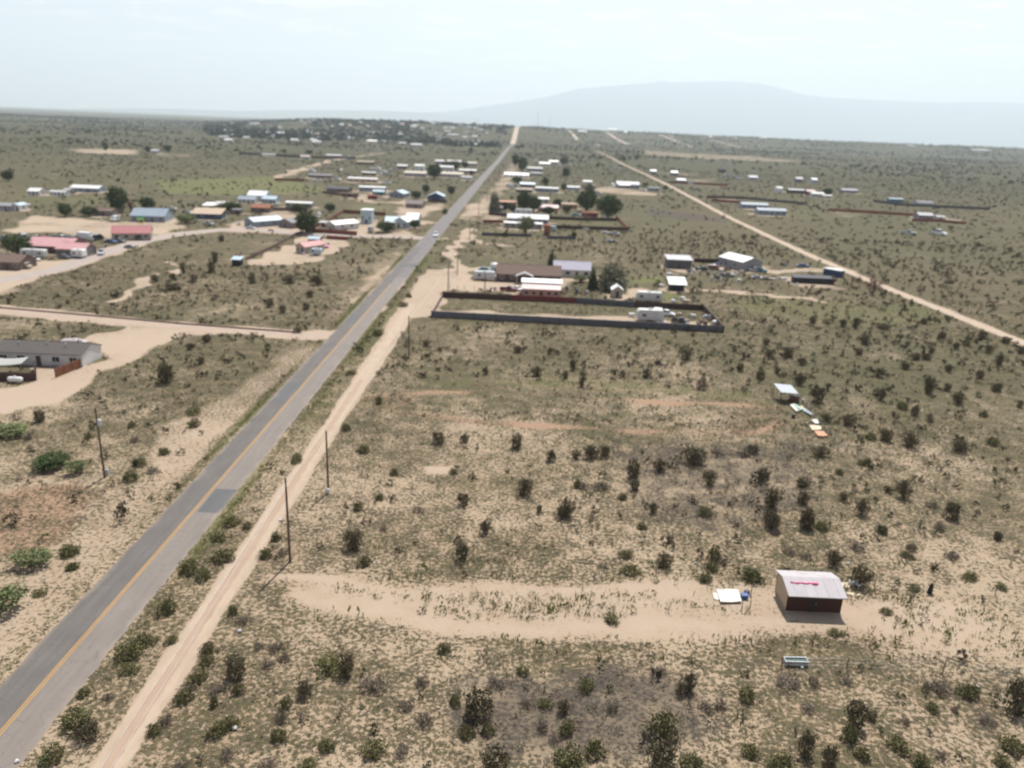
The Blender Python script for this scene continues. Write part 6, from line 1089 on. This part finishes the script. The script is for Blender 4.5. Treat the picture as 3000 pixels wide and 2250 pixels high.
# ------------------------------------------------------------------ shrubs, the larger ones each for itself. Rows: crop origin, crop scale, then x,y(foot),width,height,kind
SHR_DATA = [
((0, 1500), 2.212, '455 275 110 80 g;1230 380 130 95 g;1315 430 105 85 g;1440 305 150 85 g;1080 645 130 100 g;850 935 170 120 g;950 850 130 80 g;500 1380 190 140 g;570 1460 170 130 o;1110 840 80 60 g;1600 100 60 40 g;1500 80 110 70 g;340 1605 130 120 g;1530 1070 170 180 o;1550 1165 80 80 g;1680 880 80 60 d;1780 890 95 65 d;1850 960 75 70 d;1740 1000 90 60 d;1975 1185 110 115 o;2130 1015 200 85 g;1410 1435 120 100 g;1500 1385 100 80 g;1830 1350 90 90 d;1810 1470 110 90 g;2120 1535 100 90 g;1345 910 90 100 g;1345 975 90 70 g;1280 1090 110 90 g;1190 1220 110 90 g;1240 1150 70 60 d;1400 1165 120 60 d;1390 1255 60 80 g;1850 1260 80 90 g;1080 1365 100 90 d;1000 1430 90 80 g;1470 1590 110 80 d;1750 1650 150 80 d;2000 1650 120 70 g;1300 1620 60 50 g;1170 1655 100 60 d;840 1030 120 70 g;540 1185 80 60 g;260 535 80 50 g;470 370 70 50 g;1510 660 70 70 g;1570 710 100 60 d;700 1210 70 60 d;360 1365 50 40 g;1420 170 110 60 g;1790 180 60 70 g;1720 290 80 80 g;1790 310 50 40 g;1840 270 80 60 d;1330 1480 50 50 d'),
((1000, 1500), 2.212, '75 235 130 150 o;145 340 95 75 g;780 305 100 130 o;930 140 60 110 o;325 410 50 38 g;370 270 60 45 g;470 210 45 50 g;510 300 50 35 g;1870 390 125 60 g;2090 355 115 115 o;1840 290 80 60 g;1950 105 65 50 g;2130 195 60 60 o;1690 360 80 38 d;1440 22 110 60 o;30 1050 130 170 o;210 1140 190 100 d;520 1125 110 90 d;890 1320 230 200 o;740 1240 80 80 g;810 1450 95 105 g;950 1425 90 90 g;420 1275 110 90 d;515 1205 55 55 g;210 1560 160 110 g;390 1570 120 80 d;540 1365 130 90 d;1010 1125 150 80 d;1180 1045 85 60 g;1590 1145 100 90 g;1730 1155 60 55 g;2090 1450 185 200 g;1440 1300 90 110 o;1460 1425 110 100 g;1640 1570 130 130 g;1300 1405 100 90 d;1480 1650 220 160 g;1000 1665 220 170 o;540 1665 60 50 g;1200 1250 100 70 d;1320 1255 90 60 g;2060 1045 120 60 d;2195 1180 70 110 o;2070 1665 230 210 o;1760 1290 90 80 d;1380 1480 100 60 d;660 900 90 60 g;270 120 60 50 d;175 75 50 40 d;740 190 40 30 g;80 620 70 45 g;520 650 60 40 g;1750 705 110 50 g'),
((2000, 1500), 2.212, '450 440 130 95 g;140 445 90 60 g;670 392 80 45 g;1145 480 125 160 o;980 340 110 110 o;690 268 90 62 d;795 302 75 52 d;570 102 115 120 o;800 108 110 110 o;600 138 70 50 d;1120 235 120 72 d;1460 293 80 48 g;1480 242 90 40 o;2040 178 55 60 o;1740 298 95 72 d;1660 115 90 80 d;1290 133 70 60 g;1860 433 95 62 g;1500 502 80 50 g;2060 493 80 42 g;2160 1290 190 260 o;1840 1185 130 100 g;1650 1162 160 100 d;1960 1362 110 62 d;2130 1535 140 115 g;1110 1390 155 210 o;1075 1475 120 120 g;790 1572 115 200 o;940 1642 110 175 o;1165 1592 100 90 g;440 1572 110 90 g;415 1212 110 100 g;505 1227 50 60 d;40 1162 85 160 o;640 1662 170 115 g;1400 1532 140 90 g;1220 1345 80 75 o;1760 1292 65 60 d;1620 1285 80 60 g;1540 1642 120 90 g;2060 1632 110 80 g;1680 1592 90 80 d;1790 1602 80 50 g;680 1122 190 80 d;850 1110 90 60 d;1060 1110 80 50 d;60 1655 150 110 g;150 1285 130 90 d;240 1265 90 90 d;1320 655 80 45 g;1380 700 60 50 g;1540 735 45 50 g;990 790 90 40 g;190 375 100 60 g;250 330 120 80 d;200 300 100 80 g;95 165 50 40 g;340 95 60 40 o;900 105 80 50 g;1520 395 60 45 o;1640 360 60 45 o;810 1285 110 60 d;1440 1370 70 70 d;380 1340 70 50 d'),
((1000, 1000), 2.212, '630 660 95 90 o;1135 690 90 110 o;1355 775 60 90 o;1520 762 60 72 o;1620 755 100 95 o;1705 745 90 85 o;1890 880 110 140 o;1900 965 70 80 o;140 718 75 62 g;725 858 52 46 g;1080 852 42 36 g;1220 812 42 38 g;1185 992 110 130 o;1455 1132 120 140 o;250 1022 58 50 g;105 1092 60 80 g;190 1115 42 62 o;1280 1112 48 65 o;345 862 60 50 g;500 1102 85 50 d;790 1062 95 90 o;1560 950 100 60 d;1680 955 120 60 d;2020 1112 60 80 o;1820 1022 60 50 g;2060 835 100 90 o;1265 222 75 70 o;935 212 45 50 o;1560 290 50 120 o;1500 185 52 80 o;1975 232 62 60 o;1350 82 42 50 o;1140 72 60 50 o;245 405 40 70 g;30 572 62 52 g;515 672 42 32 g;550 32 50 50 o;880 152 36 42 o;35 1080 50 50 g;20 1145 50 50 g;1800 1140 60 42 g;1450 240 50 60 o;2050 150 60 40 d;1640 1110 60 40 g;1530 945 50 60 g;800 650 60 60 o;1995 670 30 50 o'),
((2000, 900), 2.212, '70 1010 170 130 o;220 955 110 60 d;400 962 100 72 d;450 940 90 60 o;890 962 120 72 o;1420 658 78 58 g;870 612 110 110 o;755 502 80 90 o;560 322 50 60 o;680 322 85 80 o;540 242 52 52 o;770 372 62 52 o;610 427 42 48 o;500 462 50 100 g;370 412 50 60 o;120 532 80 120 d;25 335 82 75 o;1140 308 60 55 o;1180 238 62 62 o;1270 452 70 70 o;1285 602 55 100 o;1440 402 62 48 o;1505 338 78 52 o;1590 557 75 135 o;1710 542 52 62 o;1780 628 78 95 o;1920 458 60 62 o;1720 417 52 52 o;2045 375 62 85 o;840 102 56 52 o;930 102 52 42 d;1040 128 46 62 o;1120 132 50 80 o;1300 142 90 42 o;1465 902 115 110 o;1310 862 95 95 o;1080 762 105 82 o;930 742 82 60 o;1500 702 62 72 o;1600 742 60 82 d;2010 892 80 60 g;1795 932 110 90 o;520 1132 95 110 o;170 1152 90 120 o;775 1272 85 100 o;780 1160 120 70 o;1160 1342 90 120 o;1425 1232 100 135 o;1040 1252 60 72 o;575 1292 120 150 o;565 1412 100 120 o;800 1432 90 170 o;1745 1372 110 125 o;485 1332 50 46 g;145 1347 95 72 g;900 1442 80 50 g;595 1472 70 50 d;1290 1462 70 60 o;2035 1502 60 60 o;1015 1082 50 50 g;1165 1022 62 42 g;1610 1292 90 62 d;1945 707 60 46 g;1610 297 50 50 o;1680 202 50 50 o;1770 272 50 50 o;1840 252 50 42 g;1940 202 62 60 o;2090 232 62 50 o;1980 297 52 62 o;2180 650 42 60 o;2030 542 90 60 o;1565 110 45 45 o;1580 340 60 50 o;1220 850 80 50 g;1360 700 50 30 g;2190 300 60 60 o;1330 1200 60 50 o'),
((200, 1130), 3.16, '580 862 150 112 g;670 732 112 82 g;410 932 62 62 g;320 1002 64 64 g;1160 377 112 92 g;1160 257 150 72 g;900 442 82 50 g;590 382 82 62 g;790 802 115 72 d;890 632 102 82 g;1040 637 112 42 g;2115 702 120 92 g;1975 817 72 52 g;1770 962 72 62 g;1660 1317 92 72 g;1730 1162 62 42 g;2150 602 62 52 g;340 660 90 50 g;1075 445 50 50 d;180 490 70 45 g;620 520 90 80 d;1240 455 60 45 g'),
((0, 1130), 2.764, '100 387 200 72 g;325 292 112 112 o;235 430 90 80 d;720 425 70 50 g;560 1360 140 90 g;590 1480 90 70 g'),
((350, 680), 2.212, '480 327 55 60 o;345 307 52 48 o;230 322 52 60 o;410 267 42 82 o;595 262 52 90 o;860 332 52 72 o;975 482 62 62 o;1235 422 52 52 o;1055 522 52 60 o;1160 650 60 45 o;1280 342 90 72 o;1100 332 90 62 o;345 372 112 48 o;300 972 130 150 o;530 852 52 52 o;570 712 60 60 o;460 762 52 52 o;1875 422 42 36 g;1840 482 52 42 g;1670 667 82 42 g;1210 502 60 52 o;620 200 50 90 o;660 60 50 50 o;1500 920 70 35 g'),
]
zone = lambda px, py, X, Y: ('between the highway and the dirt lane' if ROADX < X < LANEX else 'left of the highway' if X < ROADX else 'in the sandy foreground below the near shed' if Y < 71 else 'in the scrub between the near shed and the red track' if Y < 128 and X < 48 else 'in the scrub field on the right' if X > 48 else 'in the field below the grey yard wall')
KN = {'g': 'round grey green shrub', 'o': 'upright dark olive shrub', 'd': 'low dry grey brown shrub'}
ALLS = []
for (ox, oy), sc, s in SHR_DATA:
    for it in s.split(';'):
        a = it.split(); x, y, w_, h_ = [float(v) / sc for v in a[:4]]; p = gp(x + ox, y + oy); m = mpp(p); ALLS.append((w_, p, w_ * m * 1.02, h_ * m * .86, a[4], x + ox, y + oy))
ALLS.sort(key=lambda t: -t[0] * t[3]); NAMED, REST = ALLS[:300], ALLS[300:]
LM = [(2197, 1120, 'the grey wall of the empty yard', 0), (2300, 1140, 'the lean-to'), (2400, 1270, 'the pink orange mattress'), (2380, 1715, 'the near shed'), (2135, 1750, 'the cream board'), (2330, 1935, 'the stock trough'), (2722, 1720, 'the dark snag'), (850, 1560, 'the nearest pole'), (960, 1380, 'the second lane pole'), (1198, 1040, 'the pole in the scrub'), (307, 1370, 'the transformer pole'), (600, 1470, 'the dark road patch'), (94, 1640, 'the big green bush'), (1060, 1185, 'the left end of the red track'), (1650, 1200, 'the middle of the red track'), (1500, 1720, 'the left sandy track'), (1450, 1840, 'the middle of the sandy track'), (1585, 960, 'the empty yard wall'), (2118, 970, 'the right corner of the empty yard'), (692, 770, 'the small teal roofed shelter'), (240, 1060, 'the white ranch house'), (2900, 980, 'the right end of the dirt road'), (20, 2230, 'the bottom left corner of the photo'), (900, 2200, 'the bottom of the dirt lane'), (1500, 2240, 'the bottom middle of the photo'), (2200, 2240, 'the bottom edge below the near shed'), (2980, 2230, 'the bottom right corner of the photo'), (2980, 1500, 'the right photo edge'), (2620, 1500, 'the open scrub above the dark snag'), (1350, 1500, 'the empty middle of the scrub field'), (1900, 1450, 'the centre right of the scrub field'), (2980, 1800, 'the right photo edge, low down'), (1250, 2000, 'the lower middle ground')][1:]
LAB = {}
for i, a in enumerate(NAMED):
    px, py = a[5], a[6]; lm = min(LM, key=lambda q: math.hypot(q[0] - px, q[1] - py)); dx, dy = px - lm[0], py - lm[1]; dd = math.hypot(dx, dy)
    di = ('right of' if dx > 0 else 'left of') if abs(dx) > 1.4 * abs(dy) else ('beyond' if dy < 0 else 'nearer than') if abs(dy) > 1.4 * abs(dx) else ('beyond and ' if dy < 0 else 'below and ') + ('right of' if dx > 0 else 'left of')
    LAB.setdefault((a[4], di, lm[2]), []).append((dd, i))
ORD = ['', 'second ', 'third ', 'fourth ', 'fifth ', 'sixth ', 'seventh ', 'eighth ', 'ninth ', 'tenth ']
KS = {'g': 'grey green shrub', 'o': 'dark olive shrub', 'd': 'dry brown shrub'}
for key, L_ in LAB.items():
    L_.sort()
    for j, (dd, i) in enumerate(L_):
        _, p, wd, ht, k, px, py = NAMED[i]; lab = ('%s %s %s' % (KN[k], key[1], key[2])) if len(L_) == 1 else '%s%s %s %s' % (ORD[min(j, 9)] or 'closest ', KS[k], key[1], key[2])
        shrub(p, wd, ht, k, lab, 'shrubs ' + zone(px, py, p.x, p.y))
print('shrubs', len(NAMED), 'rest', len(REST))
sx = np.array([a[1].x for a in ALLS]); sy = np.array([a[1].y for a in ALLS])
# the rest of the shrubs
def scatter(y0, y1, t0, t1, dens, seed):
    r_ = np.random.default_rng(seed); area = (t1 - t0) * (y1 * y1 - y0 * y0) / 2; n = int(area * dens); Y = np.sqrt(r_.uniform(y0 * y0, y1 * y1, n)); X = r_.uniform(t0, t1, n) * Y; return X, Y
def clus(X, Y, s=1.0): return (np.sin(X / (17 * s) + 1.3 * np.sin(Y / (29 * s))) + np.sin(Y / (13 * s) + 1.1 * np.sin(X / (37 * s) + 2)) + .6 * np.sin((X + Y) / (7 * s))) / 2.6
def take(X, Y, extra=None):
    k = ~blocked(X, Y, .4) & footfree(X, Y)
    if extra is not None: k &= extra
    return X[k], Y[k]
T_MID = [template(110, 'dome', .125, 300 + i) for i in range(3)] + [template(110, 'vase', .125, 310 + i) for i in range(4)]
T_LOW = [template(40, 'dome', .21, 320 + i) for i in range(4)]
def cols(n, base, seed, v=.35):
    r_ = np.random.default_rng(seed); c = np.array(base)[r_.integers(0, len(base), n)]; return c * r_.uniform(1 - v, 1 + v, (n, 1)) * r_.uniform(.93, 1.07, (n, 3))
OL = [(.055, .048, .03), (.065, .056, .036), (.048, .047, .027), (.072, .057, .042)]
SG = [(.15, .15, .085), (.17, .155, .10), (.19, .165, .125), (.11, .125, .06)]
# near and middle field
X, Y = scatter(46, 420, -.95, .95, .075, 11)
d = 1.0 * (Y > 125); keep = (rng.random(len(X)) < np.clip(.42 + .55 * clus(X, Y) + .25 * (X > 45) + .1 * (Y > 150), .04, 1) * np.where(Y < 130, .75, 1)) & ~((Y > 118) & (Y < 152) & (X > -26) & (X < 58)) & ~((Y > 206) & (Y < 228) & (X > -24) & (X < 54))
X, Y = take(X, Y, keep); Rs = np.array([(a[1].x, a[1].y) for a in REST]).reshape(-1, 2); kb = ~blocked(Rs[:, 0], Rs[:, 1], .6); Rs = Rs[kb]; n0 = len(X); X = np.concatenate([X, Rs[:, 0]]); Y = np.concatenate([Y, Rs[:, 1]]); n = len(X)
S = rng.gamma(4, .09, n) + .14 + .17 * (Y > 140) + .1 * (X > 45); S = np.minimum(S, 1.3); S[n0:] = np.array([a[2] / 2 for a in REST])[kb]; olive = (rng.random(n) < np.clip(.45 + (Y - 90) / 200, 0, .85)); c = np.where(olive[:, None], cols(n, OL, 1) * 1.35, cols(n, SG, 2) * .85)
stuff('scrub', 'countless smaller shrubs dotting the sandy plain', 'scrub', X, Y, S, S * rng.uniform(1.1, 1.9, n), T_MID, c, CM)
X, Y = scatter(400, 1150, -.95, .95, .013, 12); keep = rng.random(len(X)) < np.clip(.6 + .6 * clus(X, Y, 2.2) + .3 * (X > 130), .05, 1); X, Y = take(X, Y, keep); n = len(X); S = rng.gamma(5, .13, n) + .35
stuff('scrub_field', 'dark shrubs spread over the green plain farther out', 'scrub', X, Y, S, S * rng.uniform(1.1, 1.7, n), T_LOW, cols(n, OL, 3), CM)
X, Y = scatter(1150, 5200, -.9, .9, .0042, 13); keep = rng.random(len(X)) < np.clip(.4 + .7 * clus(X, Y, 6), .04, 1) * np.where((Y > 3000), .75, 1); X, Y = take(X, Y, keep & (np.abs(X - ROADX) > 12)); n = len(X); S = rng.gamma(4, .36, n) + .6
stuff('far_scrub', 'distant juniper scrub speckling the plain towards the horizon', 'scrub', X, Y, S, S * rng.uniform(.8, 1.3, n) * (1 + 1.2 * (Y > 3200)), [template(9, 'dome', .55, 330 + i) for i in range(4)], cols(n, [(.05, .06, .035), (.065, .07, .045)], 4), CM)
X, Y = scatter(46, 150, -.9, .9, .9, 19); b_, g_, r_0, d_0, c_0 = ground_fields(X, Y); X, Y = take(X, Y, (d_0 > .25) & (rng.random(len(X)) < .7 * d_0)); n = len(X); S = rng.gamma(4, .06, n) + .15
stuff('dry_brush', 'low grey brown dead brush in dark patches on the near ground', 'brush', X, Y, S, S * rng.uniform(.6, 1.2, n), [template(30, 'dome', .2, 400 + i, .2) for i in range(4)], cols(n, [(.13, .108, .085), (.10, .085, .068), (.15, .125, .10)], 9), CM)
# tufts of grass and weeds on the near ground
T_T = [template(18, 'dome', .26, 340 + i, .30) for i in range(4)] + [template(12, 'dome', .34, 350 + i, .28) for i in range(4)]
TUF = [(.22, .185, .12), (.18, .155, .095), (.26, .215, .145), (.13, .12, .07), (.17, .145, .10)]
X, Y = scatter(44, 135, -.98, .98, 1.25, 21); keep = rng.random(len(X)) < np.clip(.5 + .6 * clus(X, Y, .35) + .4 * clus(X, Y, 1.3), .06, 1); X, Y = take(X, Y, keep); n = len(X); S = rng.gamma(4, .05, n) + .11
stuff('dry_grass', 'small tufts of dry grass scattered over the sand', 'grass', X, Y, S, S * rng.uniform(.7, 1.4, n), T_T, cols(n, TUF, 5, .25), CM)
X, Y = scatter(130, 260, -.95, .95, .65, 22); keep = rng.random(len(X)) < np.clip(.55 + .55 * clus(X, Y, .5), .1, 1); X, Y = take(X, Y, keep); n = len(X); S = rng.gamma(4, .055, n) + .18
stuff('grass_field', 'grey green grass tufts of the field below the yard wall', 'grass', X, Y, S, S * rng.uniform(.6, 1.2, n), [template(20, 'dome', .26, 360 + i, .4) for i in range(4)], cols(n, [(.16, .135, .08), (.12, .108, .062), (.20, .17, .105), (.10, .09, .053)], 6, .25), CM)
# bright little weeds on the bare sand near the shed, and green verges
XA = []; YA = []
n = 9500; X = rng.uniform(-20, 62, n); Y = rng.uniform(64, 86, n); b_, *_r = ground_fields(X, Y); k = (rng.random(n) < np.where(b_ > .25, .6, .12)) & (rng.random(n) < .6 + .5 * clus(X, Y, .3)) & ~((X > 27) & (X < 38.5) & (Y > 71) & (Y < 80)) & (seg_dist(X, Y, TRACK_B) > 1.6) & (seg_dist(X, Y, TRACK_A) > 1.3); XA.append(X[k]); YA.append(Y[k])
X, Y = np.concatenate(XA), np.concatenate(YA); n = len(X); S = rng.gamma(4, .045, n) + .11
stuff('weeds', 'bright green little weeds standing on the bare sand by the near shed', 'weeds', X, Y, S, S * rng.uniform(1.4, 3.0, n), T_T[4:], cols(n, [(.16, .17, .045), (.12, .135, .04), (.20, .19, .075)], 7, .3), CM)
n = 13000; Y = 45 + 260 * rng.random(n) ** 1.3; sd = rng.random(n) < .55; X = np.where(sd, ROADX + RW / 2 + .5 + rng.gamma(2, .55, n), ROADX - RW / 2 - .4 - rng.gamma(2, .35, n)); b_, g_, *_r = ground_fields(X, Y); k = (rng.random(n) < .10 + .6 * g_) & (X < LANEX - 2.6) & (seg_dist(X, Y, SIDE_ROAD) > 4); X, Y = X[k], Y[k]; n = len(X); S = rng.gamma(4, .03, n) + .08
stuff('verge_grass', 'yellow green grass growing along both edges of the highway', 'grass', X, Y, S, S * rng.uniform(1, 2, n), T_T[4:], cols(n, [(.22, .22, .08), (.18, .19, .07), (.26, .24, .12)], 8, .25), CM)
